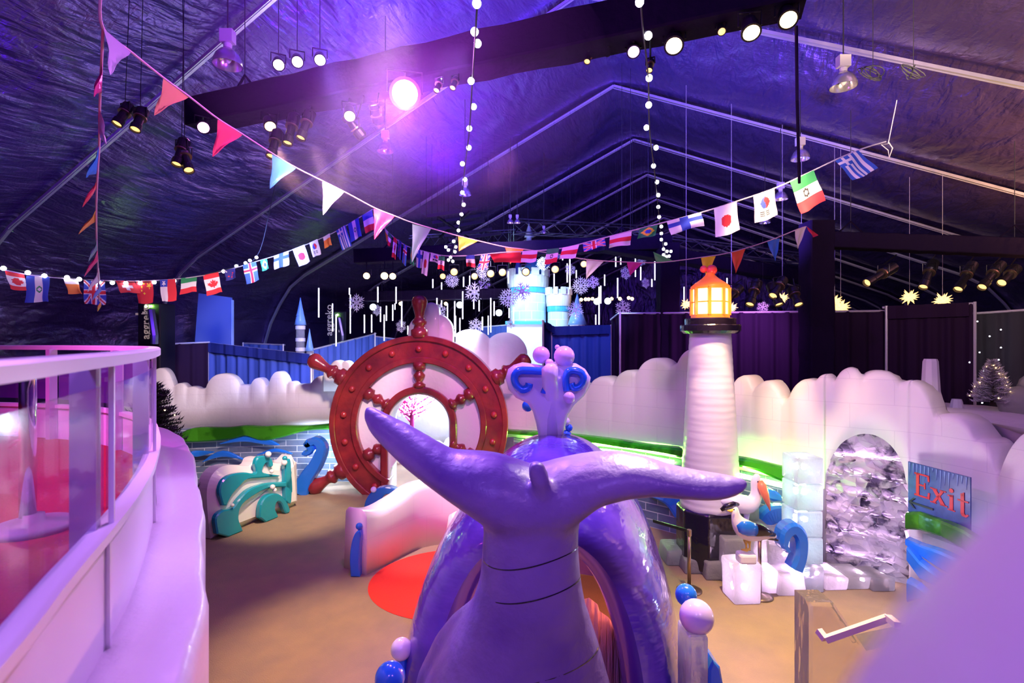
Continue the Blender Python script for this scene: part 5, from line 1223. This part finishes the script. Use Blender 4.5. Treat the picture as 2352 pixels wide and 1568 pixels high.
# ============================================================ SNOWFLAKES, ICICLE TUBES, STARS
def flake_mesh(name, r, kind):
    n = 8 if kind == 2 else 6; mb = MB(); th = .02
    for k in range(n):
        a = pi/2+k*2*pi/n; ux = Vector((math.cos(a), 0, math.sin(a))); uy = Vector((-math.sin(a), 0, math.cos(a)))
        def pr(pts): mb.prism([(x*r, y*r) for x, y in pts], (0, 0, 0), ux, uy, th)
        pr([(.12, -.05), (.7, -.05), (1, 0), (.7, .05), (.12, .05)])
        for s_ in (1, -1):
            pr([(.3, .03*s_), (.42, .03*s_), (.66, .34*s_), (.5, .26*s_)])
            pr([(.55, .03*s_), (.65, .03*s_), (.85, .24*s_), (.7, .2*s_)])
        if kind == 1: pr([(.1, -.14), (.34, -.06), (.34, .06), (.1, .14)])
    mb.lathe([(.16*r, -th/2), (.16*r, th/2)], (0, 0, 0), 12, (0, 1, 0)); return mb
FL = [(819, 695, 22, 1, 'white snowflake hanging left of the brilliant blue lamp'), (1038, 644, 19, 2, 'lacy snowflake below the yellow pennant'), (1113, 650, 17, 1, 'snowflake half hidden under the tilted flags'), (1108, 622, 20, 2, 'upper overlapping snowflake above the big flat one'), (1090, 671, 26, 1, 'big flat snowflake in front of the lower truss'), (1199, 669, 25, 1, 'big snowflake in front of the castle tower'), (1168, 684, 25, 2, 'large snowflake just left of the castle tower'), (1010, 715, 20, 1, 'snowflake right of the top wheel handle'), (921, 749, 16, 1, 'small bright snowflake left of the top wheel handle'), (1015, 755, 23, 2, 'lacy snowflake low behind the wheel rim'), (1093, 748, 20, 1, 'snowflake just above the heart topped block'), (1173, 744, 13, 1, 'tiny snowflake above the right lobe of the heart block'), (1248, 605, 18, 2, 'snowflake right of the castle spire'), (1310, 619, 15, 1, 'snowflake above the right castle turret'), (1334, 656, 23, 2, 'big snowflake below the lilac pennant'), (1362, 648, 17, 1, 'snowflake right of the big one near the lilac pennant'), (1437, 627, 16, 1, 'snowflake under the magenta pennant'), (1483, 650, 13, 1, 'small snowflake left of the black column'), (1474, 600, 12, 1, 'small high snowflake near the magenta pennant'), (1431, 707, 21, 1, 'large snowflake at the left edge of the black drape'), (1321, 712, 22, 1, 'snowflake in front of the blue cone spire'), (1752, 705, 15, 1, 'snowflake low behind the lamps right of the lighthouse'), (866, 712, 14, 1, 'snowflake overlapping the brilliant blue lamp')]
random.seed(9)
for i, (px, py, r, k, l) in enumerate(FL):
    d = 17.4+(i*7 % 5)*.35 if px < 1600 else 15.5; c = at(px, py, d); t = thing('snowflake', c, l, 'snowflake', 'hanging snowflakes')
    mb = flake_mesh('plate', r/F*d, k); o = mb.build('plate', M_flake, None); o.parent = t; o.rotation_euler = (0, random.uniform(-.25, .25), random.uniform(-.5, .5))
    MB().tube([c, (c.x, c.y, roofz(c.x, c.y))], .002, 4).build('thread', M_wire, t)
TZ = [(126, 710, 975), (250, 850, 1100), (282, 950, 1235), (402, 710, 770), (410, 770, 1120), (537, 950, 1115), (602, 950, 1110), (658, 700, 840), (715, 950, 1185), (682, 880, 1015), (735, 870, 1005), (792, 860, 1005), (822, 700, 850), (812, 850, 905), (873, 830, 1060), (928, 1050, 1130), (1153, 630, 710), (1190, 800, 930), (1232, 660, 880), (1285, 850, 1060), (1350, 830, 1080), (1357, 960, 1150), (1397, 980, 1110), (1422, 740, 990), (1430, 610, 700), (1485, 600, 690), (1522, 700, 900), (1570, 820, 920), (1600, 970, 1090), (1652, 960, 1130), (1675, 800, 1110), (1705, 830, 960), (1833, 560, 670), (1840, 890, 980), (1880, 880, 1030)]
TZ = [(700+x/3.92, 480+a/3.92, 480+b/3.92) for x, a, b in TZ]+[(1200+x/3.92, 480+a/3.92, 480+b/3.92) for x, a, b in [(285, 580, 700), (403, 490, 660), (427, 450, 720), (485, 550, 620), (740, 590, 690), (857, 620, 800), (840, 430, 520), (885, 440, 500), (1017, 380, 610), (1065, 520, 640), (1192, 460, 640), (690, 700, 1040), (705, 690, 850), (660, 950, 1040), (1455, 700, 890), (1842, 620, 720), (362, 380, 460), (1165, 630, 700)]]
TZ.sort(); ORD = 'first second third fourth fifth sixth seventh eighth ninth tenth eleventh twelfth thirteenth fourteenth fifteenth sixteenth seventeenth'.split(); CN = {}
for i, (px, a, b) in enumerate(TZ):
    d = 17+((i*5) % 7)*.4; A, B = at(px, a, d), at(px, b, d)
    z = 'left of the wheel handle' if px < 950 else 'between wheel handle and castle' if px < 1160 else 'in front of the castle' if px < 1320 else 'right of the castle' if px < 1560 else 'beyond the lantern'
    CN[z] = CN.get(z, 0)+1; look = ('short' if b-a < 28 else 'long' if b-a > 52 else 'slim')+(' low hung' if b > 740 else ' high hung' if b < 665 else '')
    t = thing('icicle_tube', A, '%s icicle tube, %s from left of those %s' % (look, ORD[CN[z]-1], z), 'light tube', 'icicle light tubes '+z)
    MB().tube([A, B], .022, 6).build('tube', M_tube, t); MB().tube([A, (A.x, A.y, roofz(A.x, A.y))], .002, 4).build('thread', M_wire, t)
def moravian(c, r):
    mb = MB(); dirs = []; n = 26
    for i in range(n):
        z = 1-2*(i+.5)/n; a = i*2.39996; q = math.sqrt(1-z*z); dirs.append(Vector((q*math.cos(a), q*math.sin(a), z)))
    for i, dv in enumerate(dirs):
        L = r*(1 if i % 3 else .8); mb.lathe([(r*.2, r*.12), (.002, L)], c, 5, dv)
    mb.sphere(c, r*.26, 10); return mb
for px, py, r, l in ((1917, 692, 18, 'upper glowing star of the overlapping pair right of the thick column'), (1931, 706, 22, 'lower glowing star of the overlapping pair right of the thick column'), (2089, 682, 20, 'glowing pointed star left of the middle drape post'), (2165, 690, 21, 'glowing star half hidden behind the drape panel'), (1797, 684, 15, 'small glowing star behind the lamp cluster'), (1841, 679, 14, 'glowing star half hidden by the thick column'), (1680, 706, 15, 'glowing star right of the lighthouse lantern'), (1576, 698, 14, 'glowing star peeking out left of the lighthouse lantern')):
    d = 15.2 if px < 2100 else 14.2; c = at(px, py, d); t = thing('paper_star', c, l, 'star lamp', 'glowing pointed stars')
    moravian(c, r/F*d).build('shade', M_starw, t); MB().tube([c, (c.x, c.y, roofz(c.x, c.y))], .006, 4).build('cord', M_cord, t)

# ============================================================ BULB STRINGS
def rope(px, k=5): return catmull([at(x, y, d) for x, y, d in px], k)
def bulbs(path, pts, label, d0, d1, r, key=1):
    P = rope(path); t = thing('bulb_string', P[0], label, 'string lights')
    MB().tube(P, .008, 5).build('cord', M_wire, t)
    first = None
    for i, (x, y) in enumerate(pts):
        f = (pts[i][key]-pts[0][key])/max(1e-6, (pts[-1][key]-pts[0][key])); q = min(P, key=lambda p: (CX+p.x/p.y*F-x)**2+(HZ-(p.z-CAMZ)/p.y*F-y)**2)
        d = q.y; c = at(x, y, d)
        o = MB().sphere((0, 0, 0), r, 10).build('bulb', M_bulb, None, smooth=True) if first is None else first.copy()
        if first is None: first = o
        else: COL.objects.link(o)
        o.parent = t; o.location = c-t.location
        MB().tube([c+Vector((0, 0, r*.8)), q+(c-q)*.3+Vector((0, 0, r*1.2))], r*.35, 6).build('socket', M_wire, t)
    return t
b1 = [(1095, 8), (1090, 73), (1097, 100), (1082, 186), (1088, 245), (1078, 295), (1077, 339), (1062, 376), (1068, 412), (1062, 442), (1065, 470), (1060, 492), (1053, 511), (1053, 529), (1042, 554), (1047, 567), (1045, 578), (1024, 567), (1030, 574), (1035, 590), (1030, 597), (1040, 600)]
bulbs([(1100, -60, 3.9), (1093, 60, 4.4), (1085, 180, 5.4), (1078, 300, 6.6), (1066, 400, 8.2), (1058, 500, 10.2), (1045, 560, 11.6), (1035, 595, 12.3)], b1, 'left string of round white bulbs dropping from the roof to the wheel', 0, 0, .036)
b2 = [(1469, 5), (1489, 82), (1491, 179), (1490, 241), (1485, 293), (1507, 339), (1501, 381), (1509, 418), (1512, 448), (1512, 475), (1514, 498), (1519, 520), (1519, 536), (1519, 550), (1529, 560), (1524, 572), (1532, 577), (1541, 577), (1524, 585), (1530, 590), (1537, 588)]
bulbs([(1468, -60, 4.0), (1476, 60, 4.5), (1489, 180, 5.4), (1492, 300, 6.7), (1504, 400, 8.4), (1514, 500, 10.6), (1522, 560, 12), (1532, 592, 12.8)], b2, 'right string of round white bulbs ending beside the green pennant', 0, 0, .036)
b3 = [(8, 616), (64, 626), (102, 633), (154, 637), (182, 641), (227, 648), (258, 649), (289, 650), (322, 650), (354, 648), (379, 648), (400, 645), (513, 623), (543, 611), (564, 604), (574, 598), (589, 591)]
bulbs([(-80, 600, 8.6), (8, 614, 9), (102, 630, 9.6), (227, 645, 10.2), (322, 648, 10.8), (400, 643, 11.4), (513, 620, 12.4), (589, 590, 13.4), (620, 480, 13.6), (640, 380, 13.8)], b3, 'sagging string of white bulbs along the flags at far left', 0, 0, .042, 0)

# ============================================================ PENNANTS AND FLAGS
def pennant_line(path, items, label, cordr=.012):
    P = rope(path); t = thing('pennant_bunting', P[0], label, 'bunting')
    MB().tube(P, cordr, 6).build('cord', mat('ribbon_pink', (.7, .45, .62), .6), t)
    def near(x, y): return min(P, key=lambda p: (CX+p.x/p.y*F-x)**2+(HZ-(p.z-CAMZ)/p.y*F-y)**2)
    for (x0, y0, x1, y1, xt, yt, col, l) in items:
        a, b = near(x0, y0), near(x1, y1); a = at(x0, y0, a.y); b = at(x1, y1, b.y); c = at(xt, yt, (a.y+b.y)/2-.08)
        n = 7; g = []; nr = Vector((0, 1, 0))
        for j in range(n+1):
            tt = j/n; A, B = a.lerp(c, tt), b.lerp(c, tt)
            row = [A.lerp(B, i/6)+nr*(.03*math.sin(i*1.4+j*.7)*math.sin(pi*tt)) for i in range(7)]; g.append(row)
        mb = MB(); mb.rings(g, cap=False, closed=False); mb.rings([[v+Vector((0, .004, 0)) for v in r] for r in g], cap=False, closed=False)
        tag(mb.build('pennant', mat('pennant_%d_%d_%d' % tuple(int(q*99) for q in col), col, .5, coat=.2), t, smooth=True), l)
    return t
def mid(p): return p
pennant_line([(232, -30, 4.3), (236, 64, 4.5), (300, 118, 4.9), (375, 178, 5.4), (435, 222, 5.8), (500, 272, 6.3), (557, 308, 6.7), (625, 352, 7.2), (680, 385, 7.6), (740, 415, 8), (800, 445, 8.4), (860, 477, 8.8), (905, 495, 9), (950, 512, 9.3), (1050, 541, 9.9), (1095, 552, 10.2), (1160, 567, 10.6), (1210, 573, 10.8), (1275, 583, 11.1), (1350, 596, 11.4), (1450, 602, 11.7), (1520, 602, 11.9), (1610, 591, 12.1), (1680, 579, 12.2), (1765, 553, 12.3), (1830, 527, 12.4), (1852, 520, 12.4)],
 [(238, 66, 301, 118, 253, 172, (.32, .32, .5), 'grey blue pennant'), (375, 179, 435, 222, 354, 265, (.85, .32, .2), 'salmon pennant'), (500, 273, 557, 309, 488, 360, (.8, .05, .12), 'red pennant'), (625, 352, 680, 386, 620, 433, (.1, .5, .8), 'light blue pennant'), (740, 415, 790, 441, 742, 494, (.85, .75, .72), 'white pennant'), (858, 476, 907, 496, 860, 550, (.75, .03, .12), 'crimson pennant'), (947, 511, 990, 525, 946, 603, (.25, .4, .35), 'grey green pennant'), (1052, 541, 1098, 553, 1054, 577, (.85, .55, .05), 'yellow pennant'), (1160, 567, 1203, 573, 1172, 606, (.85, .18, .05), 'orange pennant'), (1262, 582, 1292, 586, 1250, 618, (.1, .2, .7), 'dark blue pennant'), (1347, 596, 1388, 599, 1346, 641, (.62, .5, .68), 'lilac pennant'), (1440, 602, 1477, 602, 1447, 633, (.6, .02, .3), 'magenta pennant'), (1508, 602, 1552, 601, 1500, 578, (.1, .4, .15), 'green pennant blown upwards'), (1610, 591, 1644, 588, 1622, 637, (.9, .65, .02), 'bright yellow pennant'), (1680, 579, 1712, 572, 1690, 628, (.85, .12, .03), 'orange red pennant'), (1762, 554, 1791, 547, 1781, 600, (.03, .15, .6), 'deep blue pennant'), (1826, 529, 1852, 520, 1832, 572, (.6, .5, .55), 'pale pennant'), (1853, 520, 1880, 540, 1868, 545, (.5, .01, .05), 'dark red pennant')],
 'long string of big coloured pennants running from upper left to the thick column')
pennant_line([(237, 60, 4.5), (233, 150, 4.9), (229, 250, 5.5), (228, 330, 6.1), (224, 400, 6.6), (221, 480, 7.3), (222, 560, 8), (225, 620, 8.6), (228, 690, 9.2)],
 [(235, 137, 233, 212, 215, 222, (.55, .01, .2), 'magenta pennant'), (229, 250, 226, 305, 244, 333, (.85, .75, .85), 'white pennant'), (227, 335, 222, 398, 197, 408, (.02, .2, .75), 'blue pennant'), (223, 410, 221, 432, 189, 476, (.7, .03, .08), 'red pennant'), (221, 480, 222, 506, 180, 538, (.75, .35, .05), 'orange pennant'), (223, 545, 224, 572, 203, 601, (.15, .3, .35), 'teal foil pennant'), (224, 575, 225, 598, 193, 636, (.7, .03, .18), 'pink foil pennant'), (227, 615, 230, 645, 201, 670, (.8, .7, .9), 'pale lilac pennant'), (229, 650, 233, 668, 212, 690, (.15, .25, .7), 'blue pennant'), (229, 690, 233, 700, 224, 715, (.8, .5, .05), 'yellow pennant')],
 'steep string of pennants dropping down at far left')
Wt, Rd, Bl, Nv, Gn, Yl, Bk, Or = (.82, .78, .82), (.7, .03, .05), (.04, .08, .5), (.03, .03, .25), (.03, .28, .1), (.85, .6, .05), (.03, .03, .04), (.85, .25, .05)
LEAF = [(0, .45), (.09, .28), (.2, .34), (.17, .08), (.3, .2), (.34, .12), (.46, .14), (.4, 0), (.45, -.04), (.22, -.22), (.24, -.3), (.03, -.27), (.03, -.45)]
LEAF = LEAF+[(-x, y) for x, y in LEAF[::-1]]
def inpoly(x, y, pg):
    c = False; j = len(pg)-1
    for i in range(len(pg)):
        if (pg[i][1] > y) != (pg[j][1] > y) and x < (pg[j][0]-pg[i][0])*(y-pg[i][1])/(pg[j][1]-pg[i][1])+pg[i][0]: c = not c
        j = i
    return c
def star(x, y, cx, cy, r):
    a = math.atan2(y-cy, x-cx)-pi/2; q = math.hypot(x-cx, y-cy); k = abs(((a*5/(2*pi)) % 1)-.5)*2; return q < r*(.4+.6*max(0, k*1.0)**1.2)
def stripes3(a, b, c, horiz=True): return lambda u, v: (a, b, c)[min(2, int((v if horiz else u)*3))]
# u along the hoist line (0 left, 1 right), v downwards; most flags hang turned by a quarter
def f_canada(u, v): return Rd if v < .25 or v > .75 else (Rd if inpoly((u-.5)*1.3, (v-.5)*2.1*-1, [(p[0], p[1]) for p in LEAF]) else Wt)
def f_canada2(u, v): return Rd if v < .25 or v > .75 else (Rd if inpoly((v-.5)*2.1, (u-.5)*1.3, LEAF) else Wt)
def f_salv(u, v):
    if 1/3 < u < 2/3:
        q = math.hypot((u-.5)*.9, v-.5); return Gn if .07 < q < .12 else Wt
    return Bl
def f_uk(u, v):
    x, y = v-.5, u-.5
    if abs(x) < .06 or abs(y) < .09: return Rd
    if abs(x) < .11 or abs(y) < .15: return Wt
    dd = min(abs(x-y), abs(x+y)); return Rd if dd < .04 else Wt if dd < .1 else Bl
def f_swiss(u, v): return Wt if (abs(u-.5) < .12 and abs(v-.5) < .32) or (abs(v-.5) < .12 and abs(u-.5) < .3) else Rd
def f_china(u, v):
    return Yl if star(u, v, .75, .22, .15) or any(math.hypot(u-a, v-b) < .04 for a, b in ((.45, .14), (.35, .28), (.35, .44), (.48, .55))) else Rd
def f_chile(u, v): return (Wt if star(u, v, .25, .17, .14) else Bl) if u < .5 and v < .33 else (Wt if u < .5 else Rd)
f_mex = lambda u, v: (Gn if v < 1/3 else (Bk if .07 < math.hypot((u-.5), (v-.5)) < .13 else Wt) if v < 2/3 else Rd)
f_italy = stripes3(Gn, Wt, Rd); f_france = stripes3(Bl, Wt, Rd); f_orange = stripes3(Wt, Or, Or)
def f_nz(u, v): return Rd if any(math.hypot(u-a, v-b) < .06 for a, b in ((.7, .4), (.3, .6), (.55, .75), (.6, .55))) else (Wt if u < .35 and v < .25 and abs(u-v) < .06 else Nv)
def f_iceland(u, v):
    x, y = abs(v-.36), abs(u-.5); return Rd if x < .05 or y < .06 else Wt if x < .11 or y < .13 else (.05, .12, .5)
def f_brazil(u, v):
    q = abs(u-.5)/.42+abs(v-.5)/.42; return Bl if math.hypot(u-.5, v-.5) < .17 else Yl if q < 1 else Gn
def f_finland(u, v): return Bl if abs(v-.36) < .12 or abs(u-.5) < .14 else Wt
def f_japan(u, v): return Rd if math.hypot((u-.5)*.8, v-.52) < .2 else Wt
def f_korea(u, v):
    q = math.hypot((u-.52), (v-.38)*1.2)
    if q < .24: return Rd if (u-.52) > .06*math.sin((v-.38)*18) else Bl
    for (a, b) in ((.35, .75), (.62, .75)):
        if abs(u-a) < .1 and abs(v-b) < .09 and int((v-b+.09)/.036) % 2 == 0: return Bk
    return Wt
def f_greece(u, v):
    if v < .36 and u < .55: return Wt if abs(u-.28) < .06 or abs(v-.18) < .045 else (.04, .12, .55)
    return (.04, .12, .55) if int(u*9) % 2 == 0 else Wt
FK = {'canada': f_canada2, 'canada_up': f_canada, 'salvador': f_salv, 'uk': f_uk, 'swiss': f_swiss, 'china': f_china, 'chile': f_chile, 'mexico': f_mex, 'italy': f_italy, 'france': f_france, 'orange': f_orange, 'nz': f_nz, 'iceland': f_iceland, 'brazil': f_brazil, 'finland': f_finland, 'japan': f_japan, 'korea': f_korea, 'greece': f_greece, 'red': lambda u, v: Rd, 'pinkwhite': stripes3(Wt, Rd, Wt)}
FN = {'canada': 'red and white maple leaf flag', 'canada_up': 'red and white maple leaf flag', 'salvador': 'blue and white striped flag with small crest', 'uk': 'union flag', 'swiss': 'red flag with white cross', 'china': 'red flag with yellow stars', 'chile': 'red and white flag with blue star corner', 'mexico': 'green white red flag with dark emblem', 'italy': 'green white red striped flag', 'france': 'blue white red striped flag', 'orange': 'white and orange flag', 'nz': 'navy flag with red stars', 'iceland': 'blue flag with red and white cross', 'brazil': 'green flag with yellow diamond', 'finland': 'white flag with blue cross', 'japan': 'white flag with red disc', 'korea': 'white flag with red and blue disc', 'greece': 'blue and white striped flag with cross corner', 'red': 'plain red flag', 'pinkwhite': 'red and white flag'}
def flag_line(path, items, label):
    P = rope(path); t = thing('flag_bunting', P[0], label, 'bunting')
    MB().tube(P, .01, 6).build('cord', M_cord, t)
    for (xa, ya, xb, yb, L, lean, kind) in items:
        q = min(P, key=lambda p: (CX+p.x/p.y*F-xa)**2+(HZ-(p.z-CAMZ)/p.y*F-ya)**2); q2 = min(P, key=lambda p: (CX+p.x/p.y*F-xb)**2+(HZ-(p.z-CAMZ)/p.y*F-yb)**2)
        a, b = at(xa, ya, q.y), at(xb, yb, q2.y); nu, nv = (26, 30) if L > 30 else (16, 18)
        dn = at(xa+lean, ya+L, q.y)-a; up = random.uniform(0, 6); rows = []
        for j in range(nv+1):
            v = j/nv; rows.append([a.lerp(b, i/nu)+dn*v+Vector((0, (.035*math.sin(i/nu*7+up)+.02*math.sin(v*6+up+i/nu*3))*v-.03, .015*math.sin(i/nu*5+up)*v)) for i in range(nu+1)])
        cols = []; mb = MB(); fn = FK[kind]; n = nu+1; fs = []; mi = []
        for j in range(nv):
            for i in range(nu):
                c = fn((i+.5)/nu, (j+.5)/nv)
                if c not in cols: cols.append(c)
                fs.append((j*n+i, j*n+i+1, (j+1)*n+i+1, (j+1)*n+i)); mi.append(cols.index(c))
        mb.v = [tuple(v) for r in rows for v in r]; mb.f = fs; mb.m = mi
        tag(mb.build('flag', [fab(c) for c in cols], t, smooth=True), FN[kind])
    return t
random.seed(12)
flag_line([(-60, 612, 8.7), (0, 618, 9), (60, 630, 9.4), (120, 637, 9.7), (200, 642, 10.1), (300, 645, 10.7), (400, 641, 11.3), (470, 632, 12), (520, 621, 12.4), (600, 597, 13), (640, 585, 13.2), (700, 563, 13.3), (760, 537, 13.4), (800, 515, 13.4), (856, 480, 13.4)],
 [(15, 622, 59, 631, 40, 10, 'canada'), (64, 634, 118, 636, 60, 0, 'salvador'), (149, 640, 181, 643, 34, 14, 'orange'), (195, 643, 244, 644, 56, -1, 'uk'), (268, 645, 311, 645, 28, 12, 'swiss'), (315, 645, 353, 645, 52, 2, 'china'), (369, 643, 405, 641, 50, 2, 'chile'), (418, 639, 454, 634, 37, 0, 'italy'), (468, 632, 503, 625, 47, 11, 'canada_up'), (517, 621, 541, 616, 24, 4, 'nz'), (559, 609, 589, 601, 44, 9, 'iceland'), (599, 598, 614, 593, 25, 6, 'brazil'), (630, 588, 664, 576, 32, 0, 'finland'), (673, 573, 700, 562, 40, 14, 'japan'), (711, 558, 730, 549, 34, 8, 'korea'), (743, 545, 758, 536, 26, 5, 'orange'), (773, 530, 794, 517, 46, 14, 'greece'), (800, 515, 824, 500, 42, 8, 'salvador'), (832, 495, 855, 483, 42, 8, 'france')],
 'string of small country flags sagging across the left side')
flag_line([(856, 480, 13.4), (880, 520, 13), (905, 545, 12.6), (935, 565, 12.2), (975, 577, 11.8), (1020, 587, 11.2), (1080, 587, 10.6), (1150, 580, 10), (1210, 577, 9.6), (1290, 570, 9.2), (1360, 553, 8.8), (1430, 535, 8.5), (1520, 512, 8.2), (1610, 488, 7.9), (1690, 463, 7.7), (1780, 432, 7.5), (1850, 400, 7.4), (1930, 362, 7.3), (1985, 340, 7.2), (2035, 325, 7.2)],
 [(866, 500, 872, 512, 38, -2, 'red'), (884, 522, 892, 534, 26, 2, 'orange'), (893, 533, 901, 542, 26, -4, 'italy'), (905, 544, 913, 550, 46, -4, 'canada'), (916, 550, 923, 556, 40, -3, 'nz'), (928, 560, 936, 566, 44, -4, 'iceland'), (943, 566, 951, 570, 40, 0, 'brazil'), (957, 572, 971, 577, 40, -1, 'finland'), (974, 577, 987, 580, 52, -6, 'japan'), (990, 580, 1013, 586, 20, -2, 'korea'), (1008, 588, 1022, 590, 30, -2, 'mexico'), (1070, 587, 1090, 586, 26, 2, 'france'), (1105, 586, 1128, 584, 34, -8, 'uk'), (1125, 584, 1195, 580, 20, 10, 'red'), (1200, 577, 1235, 575, 26, -4, 'pinkwhite'), (1256, 573, 1284, 570, 34, -6, 'mexico'), (1292, 569, 1330, 562, 28, -8, 'pinkwhite'), (1338, 560, 1388, 548, 18, 2, 'uk'), (1400, 543, 1450, 532, 28, -2, 'pinkwhite'), (1468, 526, 1510, 515, 24, -4, 'brazil'), (1530, 510, 1608, 488, 30, 8, 'finland'), (1638, 480, 1690, 464, 66, 6, 'japan'), (1728, 451, 1776, 434, 62, 6, 'korea'), (1812, 420, 1866, 392, 72, 24, 'mexico'), (1915, 371, 1968, 347, 44, 42, 'greece')],
 'string of country flags rising from the wheel to the right roof frame')
# ============================================================ RIGHT BACKGROUND: snow hill, small towers, white tree
mb = MB(); g = []
random.seed(3)
for j in range(13):
    y = 6.8+j*.45; row = []
    for i in range(17):
        x = lin(y, [6.8, 7.2, 8.8, 10, 12.5], [7.6, 7.55, 7.35, 6.7, 6.2])+i*.42
        e = lin(y, [6.5, 8, 10, 12.4], [2.35, 2.62, 2.75, 2.7]); row.append(Vector((x, y, e-.02*i+random.uniform(-.03, .03)+.08*math.sin(i*.9+j*.6))))
    g.append(row)
k = 17; vs = [v for r in g for v in r]; fs = [(j*k+i, j*k+i+1, (j+1)*k+i+1, (j+1)*k+i) for j in range(12) for i in range(16)]
n = len(vs); rim = [i for i in range(k)]+[j*k+k-1 for j in range(1, 13)]+[12*k+i for i in range(k-2, -1, -1)]+[j*k for j in range(11, 0, -1)]
vs2 = [Vector((vs[i].x, vs[i].y, 0)) for i in rim]; m_ = len(rim)
fs += [(rim[i], rim[(i+1) % m_], n+(i+1) % m_, n+i) for i in range(m_)]
mb.add(vs+vs2, fs); tag(mb.build('snow_hill', M_snow, smooth=True), 'flat snowy hill top beyond the right snow wall', 'snow hill')
def stub(px, y0, y1, w0, w1, d, label):
    a, b = at(px, y0, d), at(px, y1, d); t = MB().lathe([(w0/2/F*d, 2.5), (w0/2/F*d, a.z), (w1*.62/F*d, (a.z*.6+b.z*.4)), (w1/2/F*d, b.z-.05), (w1*.42/F*d, b.z)], (a.x, a.y, 0), 9)
    tag(t.build('snow_tower', M_snow), label, 'snow tower')
stub(2137, 948, 824, 62, 30, 10.3, 'white snow tower with narrow top standing on the snow hill')
stub(2197, 952, 916, 30, 22, 10.5, 'small snow stub right of the snow tower')
conifer('flocked_tree', (at(2280, 950, 10.8).x, 10.8, 2.68), .92, .38, mat('flocked_needles', (.6, .58, .62), .7), M_wl, 'small white flocked tree with warm lights on the snow hill', 300, 34, .013, seed=4)
mb = MB()
for x, z, r in ((0, 2.75, .35), (.45, 2.9, .42), (.95, 3.0, .4), (.3, 3.1, .25)): mb.sphere((at(2340, 900, 10.6).x+x, 10.6, z), r, 12)
tag(mb.build('snow_heap', M_clear, smooth=True), 'glassy heap of ice beside the flocked tree', 'ice blocks')
tag(MB().tube([at(2060, 230, 8), at(2040, 330, 8), at(2024, 332, 8), at(2040, 345, 8), at(2042, 362, 8), at(2050, 340, 8), at(2040, 325, 8)], .008, 5).build('rope_loop', M_cord), 'pale loop of rope tied at the right end of the flag string', 'rope')
for x, y, l in ((2005, 165, 'left coil of black cable on the right roof frame'), (2098, 162, 'right coil of black cable on the right roof frame')):
    mb = MB(); c = at(x, y, 8.2)
    for k in range(5):
        a0 = random.uniform(0, 6); mb.tube([c+Vector((.13*math.cos(a0)*math.cos(q*pi/6)*1.5, .02*k, .1*math.sin(q*pi/6+a0*.3))) for q in range(13)], .008, 4)
    mb.tube([c, (c.x, c.y, roofz(c.x, c.y))], .006, 4); tag(mb.build('cable_coil', M_wire), l, 'cable')

# stage haze lit by the lamps at the left half of the truss
hz = MB().sphere(at(930, 200, 7.5), 2.3, 24, sc=(1.3, 1, .8)).build('stage_haze', None, smooth=True)
mh = bpy.data.materials.new('haze'); mh.use_nodes = True; nt = mh.node_tree; nt.nodes.remove(nt.nodes['Principled BSDF'])
vs_ = nt.nodes.new('ShaderNodeVolumeScatter'); vs_.inputs['Color'].default_value = (.7, .5, 1, 1); vs_.inputs['Density'].default_value = .035; vs_.inputs['Anisotropy'].default_value = .2  # violet of the lamps put into the scatter colour
nt.links.new(vs_.outputs[0], nt.nodes['Material Output'].inputs['Volume']); hz.data.materials.clear(); hz.data.materials.append(mh)
tag(hz, 'stage haze tinted violet round the magenta spotlight', 'haze', kind='stuff')
